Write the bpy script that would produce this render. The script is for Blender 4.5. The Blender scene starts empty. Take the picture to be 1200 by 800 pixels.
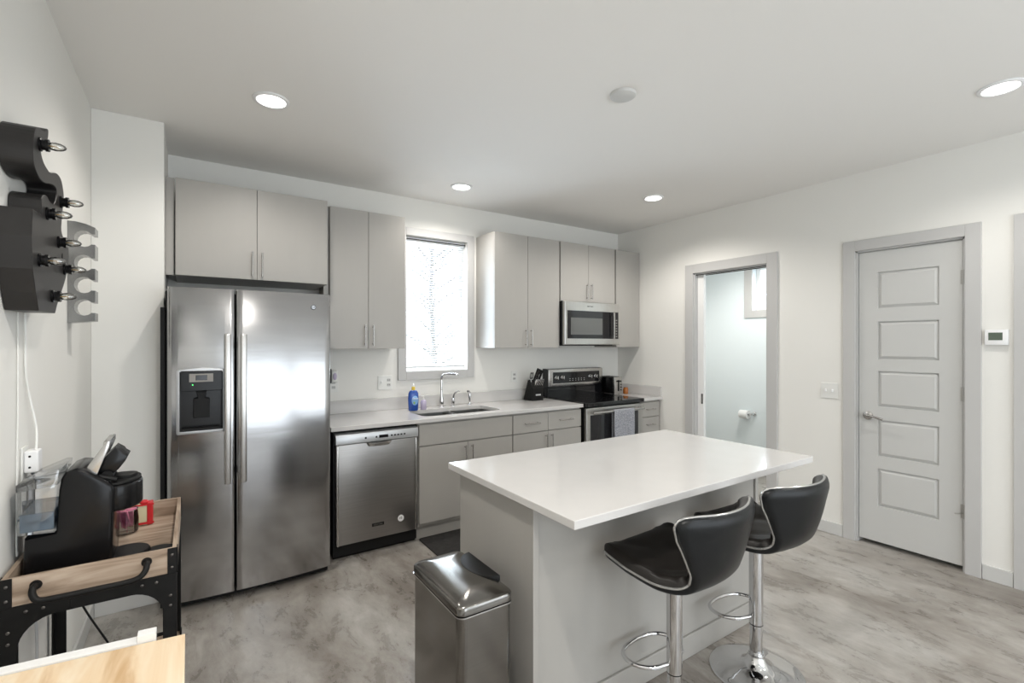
import bpy, bmesh, math, random
from mathutils import Vector, Matrix
random.seed(4)
PI = math.pi
SC = bpy.context.scene
COL = SC.collection

# ------------------------------------------------------------------ camera, world, big lights
cam_d = bpy.data.cameras.new('camera'); cam = bpy.data.objects.new('camera', cam_d); COL.objects.link(cam)
cam.location = (0, 0, 1.476)
cam.rotation_euler = (math.radians(90), 0, -0.59)
cam_d.sensor_width = 36.0; cam_d.lens = 36.0 * 562.0 / 1200.0
cam_d.shift_y = 2.1 / 1200.0
cam_d.clip_start = 0.02
SC.camera = cam
W = bpy.data.worlds.new('world'); SC.world = W; W.use_nodes = True
bg = W.node_tree.nodes['Background']; bg.inputs[0].default_value = (0.93, 0.97, 1.0, 1); bg.inputs[1].default_value = 1.55
SC.view_settings.view_transform = 'Standard'; SC.view_settings.look = 'None'
SC.view_settings.gamma = 1.0; SC.view_settings.use_curve_mapping = False
SC.view_settings.exposure = 0.24

def area(name, loc, rot, sx, sy, power, color=(1, 1, 1), spread=180):
    d = bpy.data.lights.new(name, 'AREA'); d.shape = 'RECTANGLE'; d.size = sx; d.size_y = sy
    d.energy = power; d.color = color; d.spread = math.radians(spread)
    o = bpy.data.objects.new(name, d); COL.objects.link(o); o.location = loc; o.rotation_euler = rot
    return o
DAY = (0.83, 0.915, 1.0)
# daylight entering through the windows behind the camera, and through the two small windows
area('daylight_rear', (1.05, -2.68, 1.38), (math.radians(-100), 0, PI), 2.0, 2.2, 31, DAY)
area('daylight_rear', (3.12, -2.68, 1.38), (math.radians(-100), 0, PI), 1.7, 2.2, 25, DAY)
area('daylight_sink', (1.84, 4.24, 1.80), (math.radians(-112), 0, 0), 0.6, 1.15, 36, DAY)
area('daylight_bath', (5.98, 2.95, 2.1), (0, math.radians(90), 0), 0.4, 0.6, 22, DAY)
CAN = (1.0, 0.955, 0.90)
def ceiling_spot(x, y, power, z=2.725):
    d = bpy.data.lights.new('ceiling_spot_lamp', 'SPOT'); d.energy = power; d.color = CAN
    d.spot_size = math.radians(150); d.spot_blend = 0.6; d.shadow_soft_size = 0.035
    o = bpy.data.objects.new('ceiling_spot_lamp', d); COL.objects.link(o); o.location = (x, y, z)

# ------------------------------------------------------------------ materials
def mat(name, col, rough=0.5, metal=0.0, spec=0.5, noise=0.0, nscale=20, stretch=(1, 1, 1), bump=0.0, bscale=60,
        bstretch=None, coat=0.0, trans=0.0, emis=None, estr=0.0, col2=None, ior=1.45, alpha=1.0, aniso=0.0, rnoise=0.0):
    m = bpy.data.materials.new(name); m.use_nodes = True
    N = m.node_tree.nodes; L = m.node_tree.links; b = N['Principled BSDF']
    b.inputs['Base Color'].default_value = (*col, 1); b.inputs['Roughness'].default_value = rough
    b.inputs['Metallic'].default_value = metal; b.inputs['Specular IOR Level'].default_value = spec
    b.inputs['Coat Weight'].default_value = coat; b.inputs['Transmission Weight'].default_value = trans
    b.inputs['IOR'].default_value = ior; b.inputs['Alpha'].default_value = alpha
    b.inputs['Anisotropic'].default_value = aniso
    if emis: b.inputs['Emission Color'].default_value = (*emis, 1); b.inputs['Emission Strength'].default_value = estr
    tc = N.new('ShaderNodeTexCoord')
    def tex(scale, st, detail=5):
        mp = N.new('ShaderNodeMapping'); mp.inputs['Scale'].default_value = st
        t = N.new('ShaderNodeTexNoise'); t.inputs['Scale'].default_value = scale; t.inputs['Detail'].default_value = detail
        L.new(tc.outputs['Object'], mp.inputs[0]); L.new(mp.outputs[0], t.inputs['Vector']); return t
    if noise > 0 or col2:
        t = tex(nscale, stretch)
        r = N.new('ShaderNodeMix'); r.data_type = 'RGBA'
        c2 = col2 if col2 else tuple(max(0, c * (1 - noise)) for c in col)
        r.inputs[6].default_value = (*col, 1); r.inputs[7].default_value = (*c2, 1)
        mr = N.new('ShaderNodeMapRange'); mr.inputs[1].default_value = 0.35; mr.inputs[2].default_value = 0.65
        L.new(t.outputs[0], mr.inputs[0]); L.new(mr.outputs[0], r.inputs[0]); L.new(r.outputs[2], b.inputs['Base Color'])
    if bump > 0:
        t = tex(bscale, bstretch or stretch); bp = N.new('ShaderNodeBump'); bp.inputs['Strength'].default_value = bump
        bp.inputs['Distance'].default_value = 0.01
        L.new(t.outputs[0], bp.inputs['Height']); L.new(bp.outputs[0], b.inputs['Normal'])
    if rnoise > 0:
        t = tex(nscale, stretch); mr = N.new('ShaderNodeMapRange')
        mr.inputs[3].default_value = rough - rnoise; mr.inputs[4].default_value = rough + rnoise
        L.new(t.outputs[0], mr.inputs[0]); L.new(mr.outputs[0], b.inputs['Roughness'])
    return m

def concrete_mat():
    m = bpy.data.materials.new('polished_concrete'); m.use_nodes = True
    N = m.node_tree.nodes; L = m.node_tree.links; b = N['Principled BSDF']
    tc = N.new('ShaderNodeTexCoord')
    mp = N.new('ShaderNodeMapping'); mp.inputs['Rotation'].default_value = (0, 0, 0.18); mp.inputs['Scale'].default_value = (1.9, 0.85, 1)
    L.new(tc.outputs['Object'], mp.inputs[0])
    def nz(scale, detail, dist, rough=0.6):
        t = N.new('ShaderNodeTexNoise'); t.inputs['Scale'].default_value = scale; t.inputs['Detail'].default_value = detail
        t.inputs['Distortion'].default_value = dist; t.inputs['Roughness'].default_value = rough
        L.new(mp.outputs[0], t.inputs['Vector']); return t
    a = nz(1.35, 8, 0.35, 0.60); c = nz(4.2, 12, 0.35, 0.74); v = nz(1.3, 8, 0.7, 0.66)
    cr = N.new('ShaderNodeValToRGB'); e = cr.color_ramp.elements
    e[0].position = 0.32; e[0].color = (0.205, 0.182, 0.160, 1); e[1].position = 0.68; e[1].color = (0.45, 0.435, 0.41, 1)
    x = e.new(0.50); x.color = (0.345, 0.322, 0.295, 1)
    L.new(a.outputs[0], cr.inputs[0])
    cr2 = N.new('ShaderNodeValToRGB'); e = cr2.color_ramp.elements
    e[0].position = 0.36; e[0].color = (0.66, 0.645, 0.625, 1); e[1].position = 0.62; e[1].color = (1.12, 1.12, 1.12, 1)
    L.new(c.outputs[0], cr2.inputs[0])
    cr3 = N.new('ShaderNodeValToRGB'); e = cr3.color_ramp.elements
    e[0].position = 0.44; e[0].color = (1, 1, 1, 1); e[1].position = 0.535; e[1].color = (1, 1, 1, 1)
    x = e.new(0.488); x.color = (0.74, 0.71, 0.68, 1)
    L.new(v.outputs[0], cr3.inputs[0])
    m1 = N.new('ShaderNodeMix'); m1.data_type = 'RGBA'; m1.blend_type = 'MULTIPLY'; m1.inputs[0].default_value = 1
    L.new(cr.outputs[0], m1.inputs[6]); L.new(cr2.outputs[0], m1.inputs[7])
    m2 = N.new('ShaderNodeMix'); m2.data_type = 'RGBA'; m2.blend_type = 'MULTIPLY'; m2.inputs[0].default_value = 0.55
    L.new(m1.outputs[2], m2.inputs[6]); L.new(cr3.outputs[0], m2.inputs[7])
    L.new(m2.outputs[2], b.inputs['Base Color'])
    mr = N.new('ShaderNodeMapRange'); mr.inputs[3].default_value = 0.16; mr.inputs[4].default_value = 0.42
    L.new(c.outputs[0], mr.inputs[0]); L.new(mr.outputs[0], b.inputs['Roughness'])
    bp = N.new('ShaderNodeBump'); bp.inputs['Strength'].default_value = 0.06; bp.inputs['Distance'].default_value = 0.01
    L.new(c.outputs[0], bp.inputs['Height']); L.new(bp.outputs[0], b.inputs['Normal'])
    return m

def wood_mat(name, c1, c2, c3, axis_stretch, scale=3.0, rough=0.5):
    m = bpy.data.materials.new(name); m.use_nodes = True
    N = m.node_tree.nodes; L = m.node_tree.links; b = N['Principled BSDF']; b.inputs['Roughness'].default_value = rough
    tc = N.new('ShaderNodeTexCoord'); mp = N.new('ShaderNodeMapping'); mp.inputs['Scale'].default_value = axis_stretch
    L.new(tc.outputs['Object'], mp.inputs[0])
    t = N.new('ShaderNodeTexNoise'); t.inputs['Scale'].default_value = scale; t.inputs['Detail'].default_value = 7
    t.inputs['Distortion'].default_value = 0.7; L.new(mp.outputs[0], t.inputs['Vector'])
    cr = N.new('ShaderNodeValToRGB'); e = cr.color_ramp.elements
    e[0].position = 0.33; e[0].color = (*c1, 1); e[1].position = 0.66; e[1].color = (*c3, 1); x = e.new(0.5); x.color = (*c2, 1)
    L.new(t.outputs[0], cr.inputs[0]); L.new(cr.outputs[0], b.inputs['Base Color'])
    return m

def glass_mat(name, tint=(0.95, 0.98, 1), mix=0.12, rough=0.02):
    m = bpy.data.materials.new(name); m.use_nodes = True
    N = m.node_tree.nodes; L = m.node_tree.links; N.remove(N['Principled BSDF']); out = N['Material Output']
    tr = N.new('ShaderNodeBsdfTransparent'); tr.inputs[0].default_value = (*tint, 1)
    gl = N.new('ShaderNodeBsdfGlossy'); gl.inputs['Roughness'].default_value = rough
    fr = N.new('ShaderNodeFresnel'); ad = N.new('ShaderNodeMath'); ad.operation = 'ADD'; ad.inputs[1].default_value = mix * 0.5
    L.new(fr.outputs[0], ad.inputs[0])
    mx = N.new('ShaderNodeMixShader'); L.new(ad.outputs[0], mx.inputs[0]); L.new(tr.outputs[0], mx.inputs[1]); L.new(gl.outputs[0], mx.inputs[2])
    L.new(mx.outputs[0], out.inputs[0]); return m

M = dict(
    wall=mat('wall_paint', (0.80, 0.79, 0.752), 0.75, bump=0.03, bscale=120),
    ceil=mat('ceiling_paint', (0.84, 0.825, 0.795), 0.85, bump=0.02, bscale=90),
    floor=concrete_mat(),
    trim=mat('trim_paint', (0.52, 0.515, 0.505), 0.42),
    base=mat('baseboard_paint', (0.60, 0.60, 0.585), 0.42),
    doorp=mat('door_paint', (0.56, 0.56, 0.545), 0.42),
    bathw=mat('bath_wall_paint', (0.79, 0.85, 0.87), 0.6),
    cab=mat('cabinet_laminate', (0.385, 0.370, 0.345), 0.38, noise=0.012, nscale=3, stretch=(8, 8, 1)),
    cabin=mat('cabinet_carcass', (0.30, 0.285, 0.265), 0.5, noise=0.05),
    quartz=mat('white_quartz', (0.60, 0.587, 0.572), 0.12, spec=0.45, noise=0.02, nscale=9, stretch=(1, 1, 1), rnoise=0.04),
    steel=mat('brushed_stainless', (0.43, 0.43, 0.435), 0.19, 1.0, bump=0.15, bscale=1.8, bstretch=(0.35, 0.35, 2.6), noise=0.10, nscale=3, stretch=(0.4, 0.4, 4)),
    steel2=mat('appliance_stainless', (0.33, 0.32, 0.31), 0.36, 1.0, noise=0.07, nscale=6, stretch=(1, 1, 30)),
    binsteel=mat('bin_stainless', (0.24, 0.23, 0.215), 0.17, 1.0, noise=0.07, nscale=6, stretch=(1, 1, 30)),
    bowl=mat('bowl_steel', (0.40, 0.40, 0.39), 0.30, 1.0),
    rangesteel=mat('range_stainless', (0.55, 0.54, 0.52), 0.30, 1.0, noise=0.06, nscale=6, stretch=(30, 1, 1)),
    recept=mat('receptacle_plastic', (0.55, 0.55, 0.53), 0.35),
    satin=mat('satin_nickel', (0.50, 0.49, 0.475), 0.27, 1.0),
    chrome=mat('chrome', (0.66, 0.66, 0.665), 0.05, 1.0),
    silverp=mat('silver_plastic', (0.50, 0.51, 0.52), 0.32, 0.6),
    black=mat('black_plastic', (0.006, 0.006, 0.0065), 0.20, spec=0.3),
    blackm=mat('matte_black', (0.009, 0.009, 0.009), 0.5, spec=0.25),
    blackg=mat('black_glass', (0.006, 0.006, 0.007), 0.06, spec=0.6),
    ovenwin=mat('oven_window_glass', (0.02, 0.02, 0.022), 0.05, spec=0.7),
    mwreflect=mat('microwave_window_reflection', (0.10, 0.10, 0.095), 0.12, spec=0.8),  # lighter grey stands for a reflection in the microwave glass
    leather=mat('black_leather', (0.008, 0.009, 0.010), 0.34, spec=0.35, bump=0.08, bscale=240),
    leather2=mat('brown_black_leather', (0.014, 0.012, 0.0105), 0.36, spec=0.35, bump=0.08, bscale=240),
    piping=mat('light_piping', (0.52, 0.52, 0.51), 0.22, 0.85),
    iron=mat('dark_iron', (0.010, 0.0095, 0.009), 0.5, 0.2, spec=0.3, noise=0.3, nscale=30),
    rivet=mat('rivet_metal', (0.14, 0.13, 0.12), 0.4, 0.9),
    traywood=wood_mat('tray_wood', (0.22, 0.155, 0.105), (0.38, 0.285, 0.21), (0.50, 0.40, 0.31), (1.5, 12, 14), 2.6, 0.5),
    traywood2=wood_mat('tray_side_wood', (0.22, 0.155, 0.105), (0.38, 0.285, 0.21), (0.50, 0.40, 0.31), (12, 1.5, 14), 2.6, 0.5),
    tablewood=wood_mat('light_butcher_block', (0.55, 0.36, 0.19), (0.74, 0.57, 0.38), (0.80, 0.68, 0.51), (10, 1.4, 2), 2.0, 0.42),
    white=mat('white_paint', (0.80, 0.80, 0.79), 0.4),
    plastic=mat('white_plastic', (0.78, 0.78, 0.75), 0.35),
    sign=mat('dark_sheet_metal', (0.035, 0.033, 0.032), 0.42, 0.4, spec=0.4, noise=0.15, nscale=12),
    rack=mat('rolled_steel', (0.34, 0.34, 0.335), 0.26, 0.9, noise=0.4, nscale=9),
    glass=glass_mat('window_glass'),
    clear=glass_mat('clear_plastic', (0.93, 0.94, 0.95), 0.20, 0.06),
    bulb=glass_mat('bulb_glass', (0.93, 0.93, 0.90), 0.5, 0.08),
    water=mat('tank_water', (0.30, 0.42, 0.55), 0.05, trans=0.6, ior=1.33),
    slat=mat('blind_slat', (0.86, 0.87, 0.88), 0.4),
    rail=mat('blind_bottom_rail', (0.50, 0.50, 0.50), 0.4),
    lampon=mat('lamp_diffuser', (1, 1, 1), 0.5, emis=(1, 0.98, 0.94), estr=9.0),
    blue=mat('blue_soap', (0.03, 0.09, 0.38), 0.18, coat=0.4),
    bluel=mat('pale_blue_label', (0.22, 0.42, 0.72), 0.3),
    yellow=mat('yellow_cap', (0.75, 0.55, 0.08), 0.35),
    lilac=mat('lilac_soap', (0.52, 0.46, 0.60), 0.2),
    white2=mat('bright_white', (0.85, 0.85, 0.85), 0.4),
    green=mat('green_label', (0.25, 0.45, 0.15), 0.4),
    red=mat('red_plastic', (0.55, 0.02, 0.025), 0.3),
    pink=mat('pink_packets', (0.90, 0.30, 0.45), 0.5, noise=0.4, nscale=40),
    cream=mat('cream_paper', (0.62, 0.56, 0.36), 0.6),
    amber=mat('amber_glass', (0.38, 0.12, 0.02), 0.15, coat=0.5),
    towel=mat('grey_woven_towel', (0.42, 0.43, 0.47), 0.9, noise=0.55, nscale=150, bump=0.4, bscale=220),
    towel2=mat('towel_border', (0.60, 0.60, 0.62), 0.9, noise=0.2, nscale=150),
    mat_=mat('charcoal_floor_mat', (0.028, 0.026, 0.025), 0.9, noise=0.4, nscale=40),
    lcd=mat('thermostat_screen', (0.10, 0.13, 0.10), 0.2),
    lcdb=mat('dark_display', (0.008, 0.008, 0.01), 0.1),
    led=mat('green_indicator', (0.1, 0.8, 0.2), 0.3, emis=(0.1, 1, 0.2), estr=2),
    bark=mat('tree_bark', (0.30, 0.28, 0.26), 0.9, noise=0.4),
    snow=mat('pale_ground', (0.62, 0.63, 0.60), 0.9, noise=0.2, nscale=2),
    brass=mat('hinge_metal', (0.45, 0.44, 0.42), 0.35, 0.9),
    paper=mat('toilet_paper', (0.86, 0.86, 0.85), 0.9),
    bulbfil=mat('filament', (0.5, 0.3, 0.1), 0.4, 0.8),
)

# ------------------------------------------------------------------ mesh helpers
OFF = {}
class B:
    def __init__(s): s.bm = bmesh.new()
    def _add(s, other, mtx=None):
        if mtx is not None: other.transform(mtx)
        me = bpy.data.meshes.new('tmp'); other.to_mesh(me); other.free(); s.bm.from_mesh(me); bpy.data.meshes.remove(me); return s
    def box(s, x0, x1, y0, y1, z0, z1, bev=0.0, seg=2, mtx=None):
        b = bmesh.new(); bmesh.ops.create_cube(b, size=1)
        for v in b.verts: v.co = Vector(((x0 + x1) / 2 + v.co.x * (x1 - x0), (y0 + y1) / 2 + v.co.y * (y1 - y0), (z0 + z1) / 2 + v.co.z * (z1 - z0)))
        if bev > 0: bmesh.ops.bevel(b, geom=b.edges[:], offset=bev, segments=seg, profile=0.5, affect='EDGES')
        return s._add(b, mtx)
    def vbox(s, x0, x1, y0, y1, z0, z1, r, seg=6, bev=0.0):
        """box with rounded vertical corners"""
        pts = []
        for cx, cy, a0 in ((x1 - r, y1 - r, 0), (x0 + r, y1 - r, 90), (x0 + r, y0 + r, 180), (x1 - r, y0 + r, 270)):
            for k in range(seg + 1):
                a = math.radians(a0 + 90 * k / seg); pts.append((cx + r * math.cos(a), cy + r * math.sin(a)))
        return s.prism(pts, 'z', z0, z1, bev)
    def prism(s, pts, axis, a0, a1, bev=0.0, seg=2, mtx=None):
        """polygon given in the plane normal to axis: x->(y,z), y->(x,z), z->(x,y)"""
        f = {'x': lambda p, a: (a, p[0], p[1]), 'y': lambda p, a: (p[0], a, p[1]), 'z': lambda p, a: (p[0], p[1], a)}[axis]
        b = bmesh.new(); n = len(pts)
        lo = [b.verts.new(f(p, a0)) for p in pts]; hi = [b.verts.new(f(p, a1)) for p in pts]
        b.faces.new(lo); b.faces.new(hi)
        for i in range(n): b.faces.new((lo[i], lo[(i + 1) % n], hi[(i + 1) % n], hi[i]))
        bmesh.ops.recalc_face_normals(b, faces=b.faces)
        if bev > 0:
            ed = [e for e in b.edges if (e.verts[0] in lo) == (e.verts[1] in lo)]
            bmesh.ops.bevel(b, geom=ed, offset=bev, segments=seg, profile=0.5, affect='EDGES')
        return s._add(b, mtx)
    def cyl(s, p0, p1, r, r2=None, seg=20, caps=True):
        p0 = Vector(p0); p1 = Vector(p1); d = p1 - p0; b = bmesh.new()
        bmesh.ops.create_cone(b, cap_ends=caps, segments=seg, radius1=r, radius2=r if r2 is None else r2, depth=d.length)
        return s._add(b, Matrix.Translation((p0 + p1) / 2) @ d.to_track_quat('Z', 'Y').to_matrix().to_4x4())
    def lathe(s, prof, c=(0, 0, 0), seg=32, mtx=None):
        b = bmesh.new(); rings = []
        for r, z in prof:
            rings.append([b.verts.new((r * math.cos(2 * PI * k / seg), r * math.sin(2 * PI * k / seg), z)) for k in range(seg)] if r > 1e-6 else [b.verts.new((0, 0, z))])
        for A, Bq in zip(rings[:-1], rings[1:]):
            for k in range(seg):
                q = (k + 1) % seg
                if len(A) == 1 and len(Bq) == 1: continue
                if len(A) == 1: b.faces.new((A[0], Bq[k], Bq[q]))
                elif len(Bq) == 1: b.faces.new((A[k], A[q], Bq[0]))
                else: b.faces.new((A[k], A[q], Bq[q], Bq[k]))
        if len(rings[0]) > 1: b.faces.new(rings[0])
        if len(rings[-1]) > 1: b.faces.new(rings[-1])
        bmesh.ops.recalc_face_normals(b, faces=b.faces)
        m = Matrix.Translation(c); 
        return s._add(b, m if mtx is None else m @ mtx)
    def tube(s, pts, r, seg=10, closed=False):
        P = [Vector(p) for p in pts]; n = len(P); b = bmesh.new(); rings = []
        up = None
        for i in range(n):
            t = (P[(i + 1) % n] - P[i - 1]) if closed else (P[min(i + 1, n - 1)] - P[max(i - 1, 0)])
            t.normalize()
            if up is None:
                up = Vector((0, 0, 1)) if abs(t.z) < 0.9 else Vector((1, 0, 0))
            u = (up - t * up.dot(t)); u.normalize(); w = t.cross(u); up = u
            rr = r[i] if isinstance(r, (list, tuple)) else r
            rings.append([b.verts.new(P[i] + (u * math.cos(2 * PI * k / seg) + w * math.sin(2 * PI * k / seg)) * rr) for k in range(seg)])
        m = n if closed else n - 1
        for i in range(m):
            A = rings[i]; Q = rings[(i + 1) % n]
            for k in range(seg):
                b.faces.new((A[k], A[(k + 1) % seg], Q[(k + 1) % seg], Q[k]))
        if not closed: b.faces.new(rings[0]); b.faces.new(rings[-1])
        bmesh.ops.recalc_face_normals(b, faces=b.faces)
        return s._add(b)
    def sphere(s, c, r, sc=(1, 1, 1), u=16, v=10):
        b = bmesh.new(); bmesh.ops.create_uvsphere(b, u_segments=u, v_segments=v, radius=r)
        return s._add(b, Matrix.Translation(c) @ Matrix.Diagonal((*sc, 1)))
    def obj(s, name, m, parent=None, smooth=False):
        me = bpy.data.meshes.new(name)
        if parent is not None:
            s.bm.transform(Matrix.Translation(-Vector(OFF.get(parent.name, (0, 0, 0)))))
        s.bm.to_mesh(me); s.bm.free()
        me.materials.append(M[m])
        if smooth:
            for p in me.polygons: p.use_smooth = True
            try: me.set_sharp_from_angle(angle=math.radians(38))
            except Exception: pass
        o = bpy.data.objects.new(name, me); COL.objects.link(o)
        if parent is not None: o.parent = parent; OFF[o.name] = OFF.get(parent.name, (0, 0, 0))
        return o

def cr_path(pts, n=6, closed=False):
    P = [Vector(p) for p in pts]; N_ = len(P); out = []
    rng = range(N_ if closed else N_ - 1)
    for i in rng:
        if closed: a, b, c, d = P[i - 1], P[i], P[(i + 1) % N_], P[(i + 2) % N_]
        else: a, b, c, d = P[max(i - 1, 0)], P[i], P[i + 1], P[min(i + 2, N_ - 1)]
        for k in range(n):
            t = k / n
            out.append(0.5 * ((2 * b) + (-a + c) * t + (2 * a - 5 * b + 4 * c - d) * t * t + (-a + 3 * b - 3 * c + d) * t ** 3))
    if not closed: out.append(P[-1])
    return out

def thing(name, label, cat, loc=(0, 0, 0), rotz=0, group=None, local=False):
    o = bpy.data.objects.new(name, None); o.empty_display_size = 0.05; COL.objects.link(o)
    o.location = loc; o.rotation_euler = (0, 0, rotz); o['label'] = label; o['category'] = cat
    if group: o['group'] = group
    OFF[o.name] = (0, 0, 0) if local else tuple(loc)
    return o
def tag(o, label, cat, group=None):
    o['label'] = label; o['category'] = cat
    if group: o['group'] = group
    return o
def struct(o): o['kind'] = 'structure'; return o
def cut(o, cutters):
    """boolean-subtract a list of B() solids from object o"""
    for cb in cutters:
        me = bpy.data.meshes.new('cut'); off = OFF.get(o.name)
        if off: cb.bm.transform(Matrix.Translation(-Vector(off)))
        cb.bm.to_mesh(me); cb.bm.free()
        c = bpy.data.objects.new('cut', me); COL.objects.link(c)
        if o.parent:
            c.parent = o.parent
        md = o.modifiers.new('b', 'BOOLEAN'); md.operation = 'DIFFERENCE'; md.object = c; md.solver = 'EXACT'
        bpy.context.view_layer.update()
        dg = bpy.context.evaluated_depsgraph_get()
        new = bpy.data.meshes.new_from_object(o.evaluated_get(dg))
        o.modifiers.clear(); old = o.data; o.data = new; new.name = o.name
        bpy.data.objects.remove(c)
    return o
def copy_tree(o, parent=None):
    c = o.copy(); COL.objects.link(c)
    if parent is not None: c.parent = parent
    for ch in list(o.children): copy_tree(ch, c)
    return c
def text(name, s, size, loc, rot, m, parent, ext=0.0008, align='CENTER'):
    cu = bpy.data.curves.new('t', 'FONT'); cu.body = s; cu.size = size; cu.extrude = ext; cu.align_x = align; cu.align_y = 'CENTER'
    t = bpy.data.objects.new('t', cu); COL.objects.link(t)
    bpy.context.view_layer.update()
    me = bpy.data.meshes.new_from_object(t.evaluated_get(bpy.context.evaluated_depsgraph_get()))
    bpy.data.objects.remove(t)
    me.transform(Matrix.Translation(Vector(loc) - Vector(OFF.get(parent.name, (0, 0, 0)))) @ rot)
    me.materials.clear(); me.materials.append(M[m])
    o = bpy.data.objects.new(name, me); COL.objects.link(o); o.parent = parent; return o
RXF = Matrix.Rotation(PI / 2, 4, 'X')            # text facing -y

# ------------------------------------------------------------------ room shell
XL, XR, YB, YR, H = -0.447, 4.138, 3.962, -2.6, 2.743
struct(B().box(XL - 0.15, 6.1, YR - 0.15, YB + 0.15, -0.1, 0).obj('floor', 'floor'))
struct(B().box(XL - 0.15, 6.1, YR - 0.15, YB + 0.15, H, H + 0.1).obj('ceiling', 'ceil'))
struct(B().box(XL - 0.15, XL, YR - 0.15, YB + 0.15, 0, H).obj('wall_left', 'wall'))
wb = struct(B().box(XL, 6.1, YB, YB + 0.15, 0, H).obj('wall_back', 'wall'))
cut(wb, [B().box(1.545, 2.142, YB - 0.1, YB + 0.3, 1.235, 2.415)])
struct(B().box(XL, -0.128, 3.402, YB, 0, H, 0.003).obj('wall_alcove', 'wall'))
wr = struct(B().box(XR, XR + 0.12, YR, YB, 0, H).obj('wall_right', 'wall'))
cut(wr, [B().box(XR - 0.1, XR + 0.3, 2.21, 2.948, -0.1, 2.17)])
cut(wr, [B().box(XR - 0.1, XR + 0.3, 0.937, 1.556, -0.1, 2.165)])
cut(wr, [B().box(XR - 0.1, XR + 0.3, -0.17, 0.632, -0.1, 2.165)])
wq = struct(B().box(XL, 6.1, YR - 0.15, YR, 0, H).obj('wall_rear', 'wall'))
cut(wq, [B().box(0.05, 2.05, YR - 0.3, YR + 0.1, 0.25, 2.5)])
cut(wq, [B().box(2.27, 3.97, YR - 0.3, YR + 0.1, 0.25, 2.5)])
# bathroom beyond the open doorway, and the shallow closets behind the shut doors
wf = struct(B().box(5.75, 5.9, 1.9, YB, 0, H).obj('wall_bathroom_far', 'bathw'))
cut(wf, [B().box(5.6, 6.0, 2.62, 3.258, 1.88, 2.42)])
struct(B().box(XR + 0.12, 5.9, 1.8, 1.9, 0, H).obj('wall_bathroom_side', 'bathw'))
struct(B().box(XR + 0.7, XR + 0.78, -0.4, 1.8, 0, H).obj('wall_closet', 'wall'))

def casing(name, y0, y1, ztop, w=0.09, x=XR, both=True):
    """casing around an opening in the right wall, opening y0..y1"""
    b = B()
    b.box(x - 0.018, x, y0 - w, y0, 0, ztop + w, 0.002)
    b.box(x - 0.018, x, y1, y1 + w, 0, ztop + w, 0.002)
    b.box(x - 0.018, x, y0, y1, ztop, ztop + w, 0.002)
    # jamb lining
    b.box(x, x + 0.12, y0 - 0.001, y0 + 0.012, 0, ztop)
    b.box(x, x + 0.12, y1 - 0.012, y1 + 0.001, 0, ztop)
    b.box(x, x + 0.12, y0, y1, ztop - 0.012, ztop + 0.001)
    return struct(b.obj(name, 'trim'))
casing('trim_1', 0.94, 1.553, 2.162, 0.078)
casing('trim_2', 2.213, 2.945, 2.165, 0.088)
casing('trim_3', -0.165, 0.63, 2.162, 0.09)

def base(name, x0, x1, y0, y1): struct(B().box(x0, x1, y0, y1, 0, 0.092, 0.003).obj(name, 'base'))
base('baseboard_right_far', XR - 0.014, XR, 1.633, 2.122)
base('baseboard_right_near', XR - 0.014, XR, 0.722, 0.860)
base('baseboard_right_corner', XR - 0.014, XR, 3.035, 3.34)
base('baseboard_alcove', XL + 0.014, -0.128, 3.388, 3.402)
base('baseboard_left', XL, XL + 0.014, YR, 3.388)
base('baseboard_rear', XL, XR, YR, YR + 0.014)

# closet door: five raised panels
def panel_door(name, y0, y1, z0, z1, xf=XR + 0.016):
    b = B(); b.box(xf, xf + 0.035, y0, y1, z0, z1, 0.002)
    o = struct(b.obj(name, 'doorp'))
    px0, px1 = y0 + 0.118, y1 - 0.118
    zs = [(0.294, 0.566), (0.657, 0.919), (1.015, 1.275), (1.359, 1.634), (1.73, 1.993)]
    cs = [B().box(xf - 0.02, xf + 0.013, px0, px1, a, c) for a, c in zs]
    cut(o, cs)
    for a, c in zs:
        bb = bmesh.new(); d = 0.024; x1_ = xf + 0.013; x2_ = xf + 0.001
        vo = [bb.verts.new((x1_, y, z)) for y, z in ((px0 + .004, a + .004), (px1 - .004, a + .004), (px1 - .004, c - .004), (px0 + .004, c - .004))]
        vi = [bb.verts.new((x2_, y, z)) for y, z in ((px0 + d, a + d), (px1 - d, a + d), (px1 - d, c - d), (px0 + d, c - d))]
        bb.faces.new(vi)
        for k in range(4): bb.faces.new((vo[k], vo[(k + 1) % 4], vi[(k + 1) % 4], vi[k]))
        bmesh.ops.recalc_face_normals(bb, faces=bb.faces)
        q = B(); q.bm.free(); q.bm = bb; q.obj('door_panel', 'doorp', o)
    return o
d1 = panel_door('door_1', 0.957, 1.538, 0.032, 2.148)
hd = B(); hd.lathe([(0.0, 0), (0.031, 0), (0.031, 0.008), (0.014, 0.014), (0.011, 0.045), (0, 0.045)], (XR + 0.016, 1.478, 0.945), 24, Matrix.Rotation(-PI / 2, 4, 'Y'))
hd.tube(cr_path([(XR - 0.024, 1.49, 0.946), (XR - 0.034, 1.465, 0.949), (XR - 0.036, 1.42, 0.942), (XR - 0.032, 1.375, 0.930)], 5), 0.0085, 10)
h_ = hd.obj('door_handle', 'satin', d1, True); h_['label'] = 'satin nickel lever handle with round rose'
for z in (1.906, 1.147, 0.389):
    h = B().cyl((XR + 0.004, 0.945, z - 0.045), (XR + 0.004, 0.945, z + 0.045), 0.0075).box(XR + 0.010, XR + 0.0155, 0.945, 0.966, z - 0.045, z + 0.045)
    if z < 0.5: h.tube([(XR + 0.006, 0.95, z - 0.01), (XR - 0.03, 0.975, z - 0.012), (XR - 0.034, 0.985, z - 0.012)], 0.004, 6)
    h.obj('hinge', 'brass', d1)
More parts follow.
